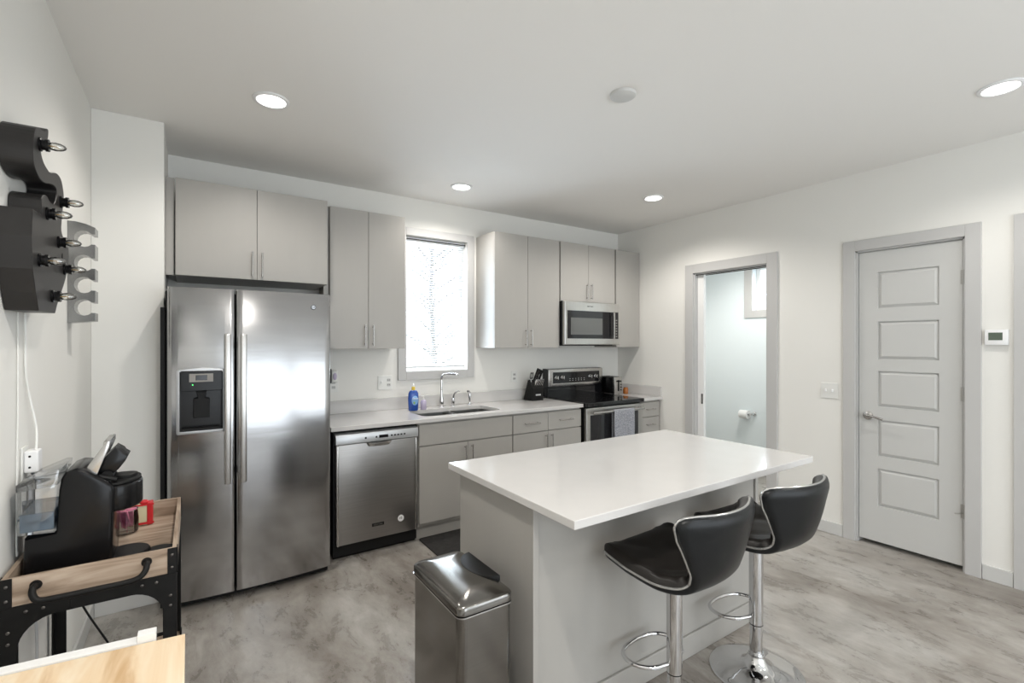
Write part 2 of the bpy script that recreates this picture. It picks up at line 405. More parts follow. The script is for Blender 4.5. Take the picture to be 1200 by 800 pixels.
d2 = struct(B().box(XR + 0.02, XR + 0.055, -0.150, 0.615, 0.02, 2.148, 0.002).obj('door_2', 'doorp'))
# pocket door parked in the doorway to the bathroom
d3 = struct(B().box(XR + 0.045, XR + 0.080, 2.865, 2.932, 0.012, 2.152, 0.002).obj('door_3', 'white'))
p_ = B().box(XR + 0.041, XR + 0.0455, 2.872, 2.892, 0.88, 0.98, 0.001); p_.obj('door_pull', 'satin', d3)
struct(B().box(XR + 0.02, XR + 0.024, 2.225, 2.933, 2.147, 2.153).box(XR + 0.095, XR + 0.1, 2.225, 2.933, 2.147, 2.153).obj('trim_4', 'blackm'))

# kitchen window
w1 = B()
w1.box(1.473, 1.545, YB - 0.018, YB, 1.158, 2.482, 0.002).box(2.142, 2.212, YB - 0.018, YB, 1.158, 2.482, 0.002)
w1.box(1.545, 2.142, YB - 0.018, YB, 1.158, 1.232, 0.002).box(1.545, 2.142, YB - 0.018, YB, 2.415, 2.482, 0.002)
w1 = struct(w1.obj('window_1', 'trim'))
f = B(); f.box(1.545, 1.585, YB + 0.10, YB + 0.14, 1.235, 2.415).box(2.102, 2.142, YB + 0.10, YB + 0.14, 1.235, 2.415)
f.box(1.585, 2.102, YB + 0.10, YB + 0.14, 1.235, 1.28).box(1.585, 2.102, YB + 0.10, YB + 0.14, 2.37, 2.415)
f.obj('window_frame', 'white', w1)
B().box(1.585, 2.102, YB + 0.118, YB + 0.122, 1.28, 2.37).obj('window_pane', 'glass', w1)
# bathroom window
w2 = B(); w2.box(5.732, 5.75, 3.258, 3.36, 1.79, 2.51, 0.002).box(5.732, 5.75, 2.52, 2.62, 1.79, 2.51, 0.002)
w2.box(5.732, 5.75, 2.62, 3.258, 1.79, 1.88, 0.002).box(5.732, 5.75, 2.62, 3.258, 2.42, 2.51, 0.002)
w2 = struct(w2.obj('window_2', 'trim'))
f = B().box(5.84, 5.88, 2.62, 2.66, 1.88, 2.42).box(5.84, 5.88, 3.215, 3.258, 1.88, 2.42).box(5.84, 5.88, 2.66, 3.215, 1.88, 1.92).box(5.84, 5.88, 2.66, 3.215, 2.38, 2.42)
f.obj('window_frame', 'white', w2)
B().box(5.858, 5.862, 2.66, 3.215, 1.92, 2.38).obj('window_pane', 'glass', w2)
for i, (a, c) in enumerate(((0.05, 2.05), (2.27, 3.97))):
    q = B(); w = 0.07
    q.box(a - w, a, YR, YR + 0.018, 0.18, 2.57).box(c, c + w, YR, YR + 0.018, 0.18, 2.57).box(a, c, YR, YR + 0.018, 0.18, 0.25).box(a, c, YR, YR + 0.018, 2.5, 2.57)
    q.box((a + c) / 2 - 0.02, (a + c) / 2 + 0.02, YR - 0.08, YR - 0.04, 0.25, 2.5).box(a, c, YR - 0.08, YR - 0.04, 1.45, 1.49)
    struct(q.obj('window_%d' % (3 + i), 'trim'))
struct(B().box(-12, 20, YB + 0.3, 26, -0.5, -0.45).obj('ground', 'snow'))

# recessed lights
def downlight(x, y, label, grp, power):
    t = thing('recessed_light', label, 'ceiling light', (x, y, H), 0, grp)
    B().lathe([(0.066, -0.001), (0.088, -0.0005), (0.088, -0.006), (0.082, -0.010), (0.070, -0.010), (0.066, -0.004)], (x, y, H), 40).obj('trim_ring', 'white2', t, True)
    B().lathe([(0.0, -0.006), (0.04, -0.0065), (0.0665, -0.0045), (0.0665, -0.0015), (0, -0.0015)], (x, y, H), 40).obj('diffuser', 'lampon', t, True)
    ceiling_spot(x, y, power)
G = 'recessed lights in the ceiling'
downlight(0.348, 2.773, 'round lit recessed ceiling light nearest the refrigerator and left wall', G, 30)
downlight(1.819, 3.450, 'round lit recessed ceiling light just above the sink window', G, 42)
downlight(3.343, 2.784, 'round lit recessed ceiling light near the corner above the microwave', G, 50)
downlight(3.330, 0.626, 'round lit recessed ceiling light at the right, near the closet door', G, 29)
for (x, y, w) in ((0.348, 0.63, 72), (0.4, -1.4, 34), (3.3, -1.4, 28), (1.85, -0.6, 26)): ceiling_spot(x, y, w)  # unseen fill lamps without fixtures; the first continues the ceiling-light grid
ceiling_spot(4.95, 2.75, 70)  # unseen lamp added to brighten the bathroom, no fixture
t = thing('smoke_detector', 'flat round white smoke detector disc on the ceiling between the lights', 'smoke detector', (1.825, 1.712, H))
B().lathe([(0, -0.020), (0.05, -0.019), (0.062, -0.014), (0.066, -0.006), (0.066, -0.0005), (0, -0.0005)], (1.825, 1.712, H), 40).obj('cover', 'base', t, True)

# ------------------------------------------------------------------ cabinets
YD = 3.342          # face of the base doors
YU = 3.632          # face of the wall-cabinet doors
def bar_handle(parent, p, vertical=True, L=0.128, m='satin'):
    x, y, z = p; b = B(); r = 0.0052
    if vertical:
        b.cyl((x, y - 0.030, z - L / 2 - 0.015), (x, y - 0.030, z + L / 2 + 0.015), r, seg=12)
        for s in (-1, 1): b.cyl((x, y, z + s * L / 2), (x, y - 0.030, z + s * L / 2), 0.0045, seg=10)
    else:
        b.cyl((x - L / 2 - 0.015, y - 0.030, z), (x + L / 2 + 0.015, y - 0.030, z), r, seg=12)
        for s in (-1, 1): b.cyl((x + s * L / 2, y, z), (x + s * L / 2, y - 0.030, z), 0.0045, seg=10)
    return b.obj('handle', m, parent, True)
def door(parent, x0, x1, z0, z1, y, name='door'):
    g = 0.0018
    return B().box(x0 + g, x1 - g, y, y + 0.019, z0 + g, z1 - g, 0.0012).obj(name, 'cab', parent)
def wall_cab(label, x0, x1, z0, z1, splits, handles, yf=YU):
    t = thing('wall_cabinet', label, 'cabinet', ((x0 + x1) / 2, (yf + YB) / 2, z0), 0, 'wall cabinets along the back wall')
    B().box(x0, x1, yf + 0.0205, YB - 0.002, z0, z1, 0.0012).obj('body', 'cab', t)
    xs = [x0] + splits + [x1]; hs = list(handles)
    for i in range(len(xs) - 1):
        d = door(t, xs[i], xs[i + 1], z0 - 0.001, z1 + 0.001, yf)
        if hs:
            side = -1 if i == 0 else 1
            hx = xs[i + 1] - 0.030 if i == 0 else xs[i] + 0.030
            bar_handle(d, (hx, yf, hs[0]))
    return t
wall_cab('tall grey two-door wall cabinet left of the window, beside the refrigerator', 0.839, 1.413, 1.434, 2.475, [1.121], [1.535])
wall_cab('tall grey two-door wall cabinet just right of the window', 2.243, 2.990, 1.434, 2.475, [2.611], [1.528])
wall_cab('short grey two-door wall cabinet directly above the microwave', 3.001, 3.750, 1.892, 2.475, [3.373], [2.00])
wall_cab('narrow grey single-door wall cabinet in the corner right of the microwave', 3.765, 4.132, 1.434, 2.475, [], [])
t = thing('refrigerator_cabinet', 'wide grey two-door cabinet above the refrigerator', 'cabinet', (0.36, 3.7, 1.888))
B().box(-0.079, 0.798, 3.540, YB - 0.002, 1.888, 2.475, 0.001).obj('body', 'cab', t)
B().box(-0.126, -0.085, 3.545, 3.56, 1.888, 2.475, 0.001).obj('filler_strip', 'cab', t)
B().box(0.800, 0.836, 3.655, 3.675, 1.80, 2.475, 0.001).obj('filler_strip', 'cab', t)
d = door(t, -0.079, 0.358, 1.887, 2.476, 3.52); bar_handle(d, (0.330, 3.52, 1.985))
d = door(t, 0.358, 0.798, 1.887, 2.476, 3.52); bar_handle(d, (0.387, 3.52, 1.985))

def base_cab(name, label, x0, x1):
    t = thing(name, label, 'cabinet', ((x0 + x1) / 2, 3.65, 0), 0, 'base cabinets along the back wall')
    bo = B().box(x0, x1, YD + 0.0205, YB - 0.002, 0.105, 0.882, 0.001).obj('body', 'cab', t)
    if name == 'sink_cabinet': cut(bo, [B().box(x0 + 0.02, x1 - 0.02, YD + 0.04, YB - 0.03, 0.60, 1.0)])
    B().box(x0, x1, 3.402, 3.418, 0, 0.105).obj('toe_kick', 'cab', t)
    return t
t = base_cab('sink_cabinet', 'grey sink base cabinet right of the dishwasher, with wide false drawer front', 1.405, 2.243)
door(t, 1.408, 2.243, 0.709, 0.868, YD, 'false_drawer_front')
d = door(t, 1.408, 1.818, 0.128, 0.704, YD); bar_handle(d, (1.788, YD, 0.60))
d = door(t, 1.818, 2.243, 0.128, 0.704, YD); bar_handle(d, (1.850, YD, 0.60))
t = base_cab('drawer_base_cabinet', 'grey base cabinet left of the range, two drawers above two doors', 2.247, 3.010)
d = door(t, 2.249, 2.622, 0.709, 0.868, YD, 'drawer'); bar_handle(d, (2.436, YD, 0.79), False)
d = door(t, 2.622, 3.010, 0.709, 0.868, YD, 'drawer'); bar_handle(d, (2.815, YD, 0.79), False)
d = door(t, 2.249, 2.622, 0.128, 0.704, YD); bar_handle(d, (2.590, YD, 0.60))
d = door(t, 2.622, 3.010, 0.128, 0.704, YD); bar_handle(d, (2.655, YD, 0.60))
t = base_cab('corner_drawer_cabinet', 'narrow grey drawer cabinet in the corner right of the range', 3.815, 4.12)
for a, c in ((0.716, 0.868), (0.545, 0.711), (0.335, 0.540), (0.128, 0.330)):
    d = door(t, 3.815, 4.105, a, c, YD, 'drawer'); bar_handle(d, (3.955, YD, c - 0.075), False, 0.096)
B().box(4.106, 4.134, YD + 0.012, YD + 0.03, 0.105, 0.882).obj('filler_strip', 'cabin', t)

# worktops
wt = B().box(0.775, 3.020, 3.322, YB - 0.001, 0.884, 0.914, 0.0025).obj('worktop', 'quartz')
tag(wt, 'long white quartz worktop with the sink, left of the range', 'worktop', 'worktops along the back wall')
sk = B(); sk.vbox(1.485, 2.195, 3.425, 3.785, 0.85, 0.95, 0.05)
cut(wt, [sk])
b_ = B().box(0.775, 3.020, YB - 0.021, YB - 0.001, 0.9145, 1.017, 0.002); b_.obj('backsplash', 'quartz', wt)
wt2 = B().box(3.812, XR - 0.001, 3.322, YB - 0.001, 0.884, 0.914, 0.0025).obj('worktop', 'quartz')
tag(wt2, 'short white quartz worktop in the corner, right of the range', 'worktop', 'worktops along the back wall')
B().box(XR - 0.021, XR - 0.001, 3.330, YB - 0.022, 0.9145, 1.017, 0.002).obj('side_splash', 'quartz', wt2)
B().box(3.812, XR - 0.001, YB - 0.021, YB - 0.001, 0.9145, 1.017, 0.002).obj('backsplash', 'quartz', wt2)

# sink: two bowls hung under the worktop
t = thing('sink', 'stainless steel double-bowl undermount sink set in the long white worktop', 'sink', (1.84, 3.6, 0.70))
def bowl(x0, x1):
    b = B(); b.vbox(x0, x1, 3.415, 3.795, 0.69, 0.8835, 0.055)
    o = b.obj('bowl', 'bowl', t, True)
    cut(o, [B().vbox(x0 + 0.008, x1 - 0.008, 3.423, 3.787, 0.698, 0.95, 0.05)])
    B().lathe([(0, 0.0005), (0.04, 0.002), (0.045, 0), (0, 0)], ((x0 + x1) / 2, 3.6, 0.699), 24).obj('drain', 'chrome', o, True)
bowl(1.475, 1.828); bowl(1.852, 2.205)
B().box(1.826, 1.854, 3.45, 3.76, 0.862, 0.878, 0.006).obj('divider', 'steel', t)

# faucet set
FX, FY = 1.842, 3.872
t = thing('faucet', 'chrome high-arc kitchen faucet behind the sink', 'faucet', (FX, FY, 0.914))
B().lathe([(0, 0), (0.026, 0), (0.026, 0.006), (0.018, 0.014), (0.022, 0.035), (0.021, 0.06), (0.012, 0.095), (0.0105, 0.15), (0.010, 0.22), (0, 0.22)], (FX, FY, 0.914), 24).obj('base', 'chrome', t, True)
B().tube(cr_path([(FX, FY, 1.12), (FX + 0.001, FY, 1.17), (FX + 0.012, FY - 0.018, 1.198), (FX + 0.05, FY - 0.055, 1.206), (FX + 0.09, FY - 0.105, 1.203), (FX + 0.098, FY - 0.115, 1.190)], 6), [0.010] * 26 + [0.014] * 5, 12).obj('spout', 'chrome', t, True)
hx = 1.955
B().lathe([(0, 0), (0.023, 0), (0.023, 0.005), (0.015, 0.012), (0.019, 0.04), (0.016, 0.072), (0, 0.08)], (hx, FY, 0.914), 20).tube(cr_path([(hx, FY, 0.975), (hx + 0.006, FY - 0.01, 1.02), (hx + 0.028, FY - 0.03, 1.045), (hx + 0.048, FY - 0.045, 1.048)], 5), [0.011 - 0.0004 * k for k in range(16)], 10).obj('lever', 'chrome', t, True)
sx = 2.125
t = thing('side_sprayer', 'small chrome side sprayer at the right of the faucet', 'sprayer', (sx, FY, 0.914))
B().lathe([(0, 0), (0.021, 0), (0.021, 0.005), (0.013, 0.012), (0.012, 0.02), (0, 0.02)], (sx, FY, 0.914), 20).obj('collar', 'chrome', t, True)
B().lathe([(0.008, 0.018), (0.011, 0.04), (0.015, 0.07), (0.014, 0.10), (0.010, 0.115), (0, 0.118)], (sx, FY, 0.914), 16).tube([(sx, FY, 1.015), (sx - 0.018, FY - 0.012, 1.04), (sx - 0.028, FY - 0.018, 1.038)], [0.011, 0.012, 0.011], 10).obj('spray_head', 'chrome', t, True)

# ------------------------------------------------------------------ refrigerator
t = thing('refrigerator', 'tall stainless side-by-side refrigerator with dispenser and vertical handles', 'refrigerator', (0.32, 3.6, 0))
B().box(-0.118, 0.742, 3.272, 3.90, 0.03, 1.768, 0.004).obj('body', 'blackm', t)
B().box(-0.10, 0.735, 3.24, 3.285, 0.012, 0.052, 0.002).obj('toe_grille', 'blackm', t)
for x in (-0.07, 0.70): B().cyl((x, 3.32, 0), (x, 3.32, 0.035), 0.018, seg=14).obj('foot', 'blackm', t)
B().box(-0.140, -0.1185, 3.262, 3.392, 0.02, 1.675, 0.001).obj('side_strip', 'blackm', t)  # plain matte-black strip along the left of the body
XC, HW = 0.318, 0.425
def fy(x): return 3.196 - 0.028 * (1 - ((x - XC) / HW) ** 2)
def fdoor(x0, x1):
    n = 14; pts = []
    r = 0.008
    for k in range(n + 1):
        x = x0 + (x1 - x0) * k / n; pts.append((x, fy(x)))
    pts[0] = (x0, fy(x0) + r); pts.insert(1, (x0 + 0.35 * r, fy(x0) + 0.3 * r)); pts.insert(2, (x0 + r, fy(x0 + r)))
    pts[-1] = (x1, fy(x1) + r); pts.insert(-1, (x1 - r, fy(x1 - r))); pts.insert(-1, (x1 - 0.35 * r, fy(x1) + 0.3 * r))
    pts += [(x1, 3.268), (x0, 3.268)]
    return B().prism(pts, 'z', 0.055, 1.785, 0.003).obj('door', 'steel', t, True)
dl = fdoor(-0.107, 0.209); dr = fdoor(0.217, 0.742)
cut(dl, [B().box(-0.052, 0.152, 3.0, 3.242, 0.992, 1.318)])
def fhandle(d, x):
    y = fy(x); b = B()
    b.box(x - 0.016, x + 0.016, y - 0.056, y - 0.036, 0.685, 1.530, 0.006, 3)
    b.box(x - 0.011, x + 0.011, y - 0.040, y + 0.004, 0.72, 0.76, 0.003).box(x - 0.011, x + 0.011, y - 0.040, y + 0.004, 1.455, 1.495, 0.003)
    return b.obj('handle', 'satin', d, True)
fhandle(dl, 0.172); fhandle(dr, 0.250)
dp = B()
yv = 3.178
pts = [(-0.066, 0.985), (-0.06, 0.978), (0.158, 0.978), (0.164, 0.985), (0.164, 1.322), (0.15, 1.334), (0.05, 1.343), (-0.05, 1.334), (-0.066, 1.322)]
dp = B().prism(pts, 'y', 3.160, 3.205, 0.004).obj('dispenser', 'silverp', dl, True)
cut(dp, [B().box(-0.052, 0.152, 3.0, 3.25, 0.993, 1.326)])
B().box(-0.0515, 0.1515, 3.235, 3.2415, 0.993, 1.317).box(-0.0515, -0.048, 3.172, 3.236, 0.993, 1.317).box(0.148, 0.1515, 3.172, 3.236, 0.993, 1.317).box(-0.048, 0.148, 3.172, 3.236, 0.993, 0.999).obj('dispenser_recess', 'black', dp)
cp = B().box(-0.0475, 0.1475, 3.166, 3.20, 1.212, 1.322, 0.003).obj('control_panel', 'black', dp)
B().box(-0.008, 0.104, 3.1635, 3.167, 1.262, 1.308, 0.001).obj('button_plate', 'cabin', cp)
B().box(0.022, 0.075, 3.1615, 3.1645, 1.272, 1.300, 0.0005).obj('display', 'lcdb', cp)
B().sphere((0.008, 3.165, 1.247), 0.003).obj('indicator_light', 'led', cp)
B().prism([(0.025, 1.21), (0.075, 1.21), (0.068, 1.17), (0.088, 1.165), (0.088, 1.06), (0.012, 1.06), (0.012, 1.165), (0.032, 1.17)], 'y', 3.195, 3.225, 0.003).obj('paddle', 'blackm', dp)
B().box(-0.04, 0.14, 3.170, 3.234, 0.9995, 1.006, 0.001).obj('drip_grille', 'blackm', dp)
lg = B().lathe([(0, 0.0), (0.0145, 0.0), (0.0145, 0.002), (0.0125, 0.0025), (0.0125, 0.0035), (0, 0.0035)], (0.637, fy(0.637) + 0.001, 1.701), 24, RXF).obj('badge', 'silverp', dr, True)
B().lathe([(0.0115, 0.0), (0.0145, 0.0), (0.0145, 0.0042), (0.0115, 0.0042), (0.0115, 0.0)], (0.637, fy(0.637) + 0.001, 1.701), 24, RXF).obj('badge_ring', 'blackm', dr, True)
text('badge_lettering', 'GE', 0.017, (0.637, fy(0.637) - 0.0035, 1.701), RXF, 'blackm', dr)

# ------------------------------------------------------------------ dishwasher
t = thing('dishwasher', 'stainless steel dishwasher between the refrigerator and the sink cabinet', 'dishwasher', (1.1, 3.6, 0))
B().box(0.800, 1.400, 3.375, 3.93, 0.02, 0.878).obj('body', 'blackm', t)
B().box(0.806, 1.396, 3.40, 3.412, 0.0, 0.10).obj('toe_panel', 'black', t)
d = B().box(0.812, 1.390, 3.338, 3.374, 0.104, 0.785, 0.004).obj('door', 'steel2', t, True)
for x in (0.822, 1.380): B().box(x - 0.006, x + 0.006, 3.329, 3.3385, 0.104, 0.782, 0.003).obj('edge_trim', 'satin', d, True)
cpn = B().prism([(3.374, 0.784), (3.336, 0.784), (3.324, 0.792), (3.322, 0.83), (3.330, 0.855), (3.345, 0.862), (3.374, 0.862)], 'x', 0.806, 1.394, 0.003).obj('control_panel', 'silverp', t, True)
B().box(1.10, 1.165, 3.3195, 3.3235, 0.812, 0.832).obj('display', 'lcdb', cpn)
for k in range(5): B().box(1.185 + 0.024 * k, 1.197 + 0.024 * k, 3.3195, 3.3235, 0.816, 0.826).obj('button', 'blackm', cpn)
for x in (1.00, 1.075): B().box(x, x + 0.012, 3.3195, 3.3235, 0.815, 0.827).obj('button', 'blackm', cpn)
B().lathe([(0.0, -0.012), (0.075, -0.012), (0.088, 0.0), (0.088, 0.004), (0.0, 0.004)], (1.105, 3.333, 0.778), 32, Matrix.Diagonal((1, 0.28, 1.6, 1))).obj('pocket_handle', 'satin', cpn, True)
B().box(1.04, 1.17, 3.330, 3.3385, 0.762, 0.785, 0.002).obj('handle_recess', 'blackm', cpn)
bd = B().box(1.055, 1.140, 3.335, 3.3385, 0.190, 0.212, 0.0012).obj('badge', 'blackm', d)
text('badge_lettering', 'MAYTAG', 0.016, (1.0975, 3.3348, 0.201), RXF, 'satin', d)
B().lathe([(0, 0), (0.023, 0), (0.023, 0.001), (0, 0.001)], (1.265, 3.3378, 0.210), 28, RXF).obj('sticker', 'white2', d)
text('sticker_lettering', '10', 0.022, (1.263, 3.3366, 0.211), RXF, 'blackm', d)

# ------------------------------------------------------------------ range
RX0, RX1 = 3.030, 3.800
t = thing('range', 'black and stainless freestanding electric range with glass top', 'range', ((RX0 + RX1) / 2, 3.6, 0))
B().box(RX0 + 0.004, RX1 - 0.004, 3.335, 3.94, 0.03, 0.885).obj('body', 'blackm', t)
for x in (3.08, 3.75):
    for y in (3.38, 3.88): B().cyl((x, y, 0), (x, y, 0.034), 0.018, seg=12).obj('foot', 'blackm', t)
ct = B().box(RX0, RX1, 3.275, 3.900, 0.886, 0.924, 0.005).obj('cooktop', 'blackg', t)
d = B().box(RX0 + 0.006, RX1 - 0.006, 3.295, 3.334, 0.225, 0.872, 0.004).obj('oven_door', 'rangesteel', t)
B().box(3.082, 3.728, 3.291, 3.296, 0.32, 0.806, 0.002).obj('oven_window', 'ovenwin', d)
hb = B().cyl((3.07, 3.243, 0.832), (3.76, 3.243, 0.832), 0.011, seg=16)
for x in (3.095, 3.735): hb.box(x - 0.012, x + 0.012, 3.243, 3.297, 0.822, 0.842, 0.003)
hb.obj('handle', 'satin', d, True)
B().box(RX0 + 0.006, RX1 - 0.006, 3.30, 3.334, 0.05, 0.218, 0.004).obj('storage_drawer', 'rangesteel', t)
# backguard
bgp = B().prism([(3.955, 0.925), (3.862, 0.925), (3.862, 1.015), (3.868, 1.02), (3.868, 1.205), (3.90, 1.212), (3.955, 1.212)], 'x', RX0, RX1 - 0.012, 0.002).obj('backguard', 'blackg', t)
fr = B().box(RX0 + 0.002, RX1 - 0.014, 3.853, 3.869, 1.030, 1.206, 0.006).obj('control_frame', 'satin', bgp, True)
cut(fr, [B().box(RX0 + 0.055, RX1 - 0.065, 3.7, 3.9, 1.062, 1.176)])
B().box(RX0 + 0.0555, RX1 - 0.0655, 3.862, 3.8685, 1.0625, 1.1755).obj('control_panel', 'blackg', bgp)
for x in (3.135, 3.215, 3.605, 3.685):
    B().lathe([(0, 0), (0.024, 0), (0.022, 0.006), (0.018, 0.008), (0.017, 0.022), (0.015, 0.024), (0, 0.024)], (x, 3.8615, 1.118), 24, RXF).box(x - 0.004, x + 0.004, 3.826, 3.842, 1.098, 1.138, 0.002).obj('knob', 'satin', bgp, True)
B().box(3.36, 3.47, 3.8605, 3.8625, 1.125, 1.155).obj('display', 'lcdb', bgp)
for k in range(6):
    for j in range(2): B().box(3.315 + 0.04 * k, 3.327 + 0.04 * k, 3.8605, 3.8625, 1.082 + 0.018 * j, 1.088 + 0.018 * j).obj('button', 'rail', bgp)
# towel over the oven handle
tw = bmesh.new(); rows = 26; cols = 34
prof = [(3.262, 0.56)] + [(3.2605, 0.56 + 0.27 * k / 6) for k in range(1, 7)] + [(3.257, 0.842), (3.243, 0.8475), (3.229, 0.842)] + [(3.226, 0.83 - 0.40 * k / 14) for k in range(0, 15)]
grid = []
for j, (y, z) in enumerate(prof):
    r = []
    for i in range(cols + 1):
        u = i / cols; x = 3.325 + 0.275 * u
        w = 0.004 * math.sin(u * 19) * min(1, max(0, (0.84 - z) * 6)) - (0.006 if 0.50 < u < 0.56 else 0)
        if j > 9: r.append(tw.verts.new((x + 0.004 * math.sin(z * 20) * (u - .5), y + min(0, w) - 0.002 , z)))
        else: r.append(tw.verts.new((x, y, z)))
    grid.append(r)
for a, c in zip(grid[:-1], grid[1:]):
    for i in range(cols): tw.faces.new((a[i], a[i + 1], c[i + 1], c[i]))
bmesh.ops.recalc_face_normals(tw, faces=tw.faces)
geo = bmesh.ops.solidify(tw, geom=tw.faces[:], thickness=0.004)
q = B(); q.bm.free(); q.bm = tw
tag(q.obj('dish_towel', 'towel', None, True), 'grey woven dish towel hanging folded over the oven door handle', 'towel')

# ------------------------------------------------------------------ microwave
MY = 3.562
t = thing('microwave', 'stainless over-the-range microwave under the short wall cabinet', 'microwave', (3.38, 3.75, 1.455))
B().box(2.996, 3.758, MY + 0.038, YB - 0.001, 1.462, 1.889, 0.002).obj('body', 'black', t)
fr = B().box(2.998, 3.756, MY, MY + 0.037, 1.462, 1.888, 0.006).obj('door', 'rangesteel', t)
cut(fr, [B().box(3.030, 3.728, MY - 0.1, MY + 0.006, 1.522, 1.798)])
gl = B().box(3.0305, 3.7275, MY + 0.001, MY + 0.0059, 1.5225, 1.7975).obj('glass_front', 'blackg', fr)
B().box(3.075, 3.50, MY - 0.0002, MY + 0.0012, 1.562, 1.728).obj('window_reflection', 'mwreflect', gl)  # inner window, its lighter grey a reflection painted into the colour
hb = B().box(3.628, 3.648, MY - 0.036, MY - 0.022, 1.52, 1.80, 0.005).box(3.632, 3.644, MY - 0.024, MY + 0.003, 1.535, 1.555).box(3.632, 3.644, MY - 0.024, MY + 0.003, 1.765, 1.785)
hb.obj('handle', 'satin', fr, True)
for k in range(7):
    for j in range(2): B().box(3.672 + 0.024 * j, 3.686 + 0.024 * j, MY - 0.0002, MY + 0.0012, 1.54 + 0.028 * k, 1.552 + 0.028 * k).obj('button', 'cabin', gl)
B().box(3.668, 3.72, MY - 0.0002, MY + 0.0012, 1.745, 1.775).obj('display', 'lcdb', gl)
B().box(3.02, 3.70, MY + 0.06, YB - 0.05, 1.452, 1.463).obj('vent_grille', 'blackm', t)
text('badge_lettering', 'MAYTAG', 0.020, (3.33, MY - 0.0004, 1.843), RXF, 'blackm', fr)

# ------------------------------------------------------------------ island
t = thing('island_cabinet', 'grey kitchen island base cabinet under the white slab', 'island', (1.78, 1.7, 0))
B().box(1.062, 2.512, 1.440, 1.975, 0.10, 0.883).obj('body', 'cab', t)
B().box(1.062, 2.512, 1.440, 1.90, 0, 0.10).obj('plinth', 'cab', t)
B().box(1.036, 1.061, 1.408, 1.978, 0, 0.883, 0.0015).obj('end_panel', 'cab', t)
B().box(2.513, 2.538, 1.408, 1.978, 0, 0.883, 0.0015).obj('end_panel', 'cab', t)
B().box(1.0615, 2.5125, 1.420, 1.4395, 0, 0.883).obj('back_panel', 'cab', t)
B().box(1.0615, 2.5125, 1.408, 1.4198, 0.0, 0.105, 0.003).obj('base_rail', 'cab', t)
for i in range(3):
    x0 = 1.064 + 0.482 * i
    d = B().box(x0, x0 + 0.478, 1.9755, 1.995, 0.108, 0.868, 0.001).obj('door', 'cab', t)
it = B().box(1.007, 2.572, 1.149, 2.045, 0.884, 0.914, 0.003).obj('island_worktop', 'quartz')
tag(it, 'white quartz slab on top of the kitchen island, overhanging the stools', 'worktop')

# ------------------------------------------------------------------ bin
bx0, bx1, by0, by1 = 0.722, 0.938, 1.385, 1.790
t = thing('trash_can', 'rectangular stainless steel step trash can beside the island end', 'trash can', (0.83, 1.59, 0))
B().vbox(bx0 + .002, bx1 - .002, by0 + .002, by1 - .002, 0, 0.03, 0.03, 8).obj('base', 'blackm', t, True)
B().vbox(bx0 + 0.003, bx1 - 0.003, by0 + 0.003, by1 - 0.003, 0.031, 0.575, 0.030, 8).obj('body', 'binsteel', t, True)
B().vbox(bx0 - 0.001, bx1 + 0.001, by0 - 0.001, by1 + 0.001, 0.5751, 0.5795, 0.028, 8).obj('rim', 'chrome', t, True)
# lid: shallow dome made of stacked rounded rectangles
def rrect(x0, x1, y0, y1, r, seg=8):
    pts = []
    for cx, cy, a0 in ((x1 - r, y1 - r, 0), (x0 + r, y1 - r, 90), (x0 + r, y0 + r, 180), (x1 - r, y0 + r, 270)):
        for k in range(seg + 1):
            a = math.radians(a0 + 90 * k / seg); pts.append((cx + r * math.cos(a), cy + r * math.sin(a)))
    return pts
lb = bmesh.new(); rings = []
for ins, z in ((0.004, 0.580), (0.0, 0.583), (0.0, 0.606), (0.003, 0.611), (0.010, 0.616), (0.03, 0.622), (0.06, 0.627), (0.09, 0.629)):
    rings.append([lb.verts.new((x, y, z)) for x, y in rrect(bx0 + ins, bx1 - ins, by0 + ins, by1 - ins, max(0.030 - ins * 0.3, 0.008))])
for a, c in zip(rings[:-1], rings[1:]):
    for i in range(len(a)): lb.faces.new((a[i], a[(i + 1) % len(a)], c[(i + 1) % len(a)], c[i]))
lb.faces.new(rings[0]); lb.faces.new(rings[-1]); bmesh.ops.recalc_face_normals(lb, faces=lb.faces)
q = B(); q.bm.free(); q.bm = lb; lid = q.obj('lid', 'binsteel', t, True)
arc = [(0.9395 - 0.080 * math.sin(PI * k / 16), 1.60 - 0.118 * math.cos(PI * k / 16)) for k in range(17)]
B().prism(arc, 'z', 0.600, 0.6295, 0.003).obj('hinge_cover', 'blackm', t, True)
B().box(bx0 - 0.045, bx0 + 0.01, 1.55, 1.63, 0.012, 0.022, 0.004).obj('pedal', 'blackm', t)

# floor mat
tag(B().vbox(1.42, 2.28, 2.86, 3.385, 0.0, 0.010, 0.02, 4, 0.002).obj('floor_mat', 'mat_'), 'dark charcoal floor mat in front of the sink cabinet', 'mat')

# ------------------------------------------------------------------ bar stools
def interp(tab, s):
    for (a, *va), (b, *vb) in zip(tab[:-1], tab[1:]):
        if s <= b:
            k = (s - a) / (b - a); return [x + (y - x) * k for x, y in zip(va, vb)]
    return tab[-1][1:]
prof_pts = [(0.190, 0.640), (0.165, 0.655), (0.10, 0.642), (0.02, 0.624), (-0.06, 0.613), (-0.125, 0.622), (-0.172, 0.650), (-0.203, 0.700), (-0.222, 0.760), (-0.236, 0.820), (-0.247, 0.870), (-0.252, 0.905)]
PC = cr_path([(a, b, 0) for a, b in prof_pts], 4)
wtab = [(0, 0.120), (0.025, 0.165), (0.06, 0.198), (0.12, 0.213), (0.22, 0.212), (0.34, 0.188), (0.45, 0.155), (0.54, 0.136), (0.62, 0.143), (0.72, 0.178), (0.82, 0.212), (0.90, 0.226), (0.95, 0.220), (0.98, 0.200), (1.0, 0.160)]
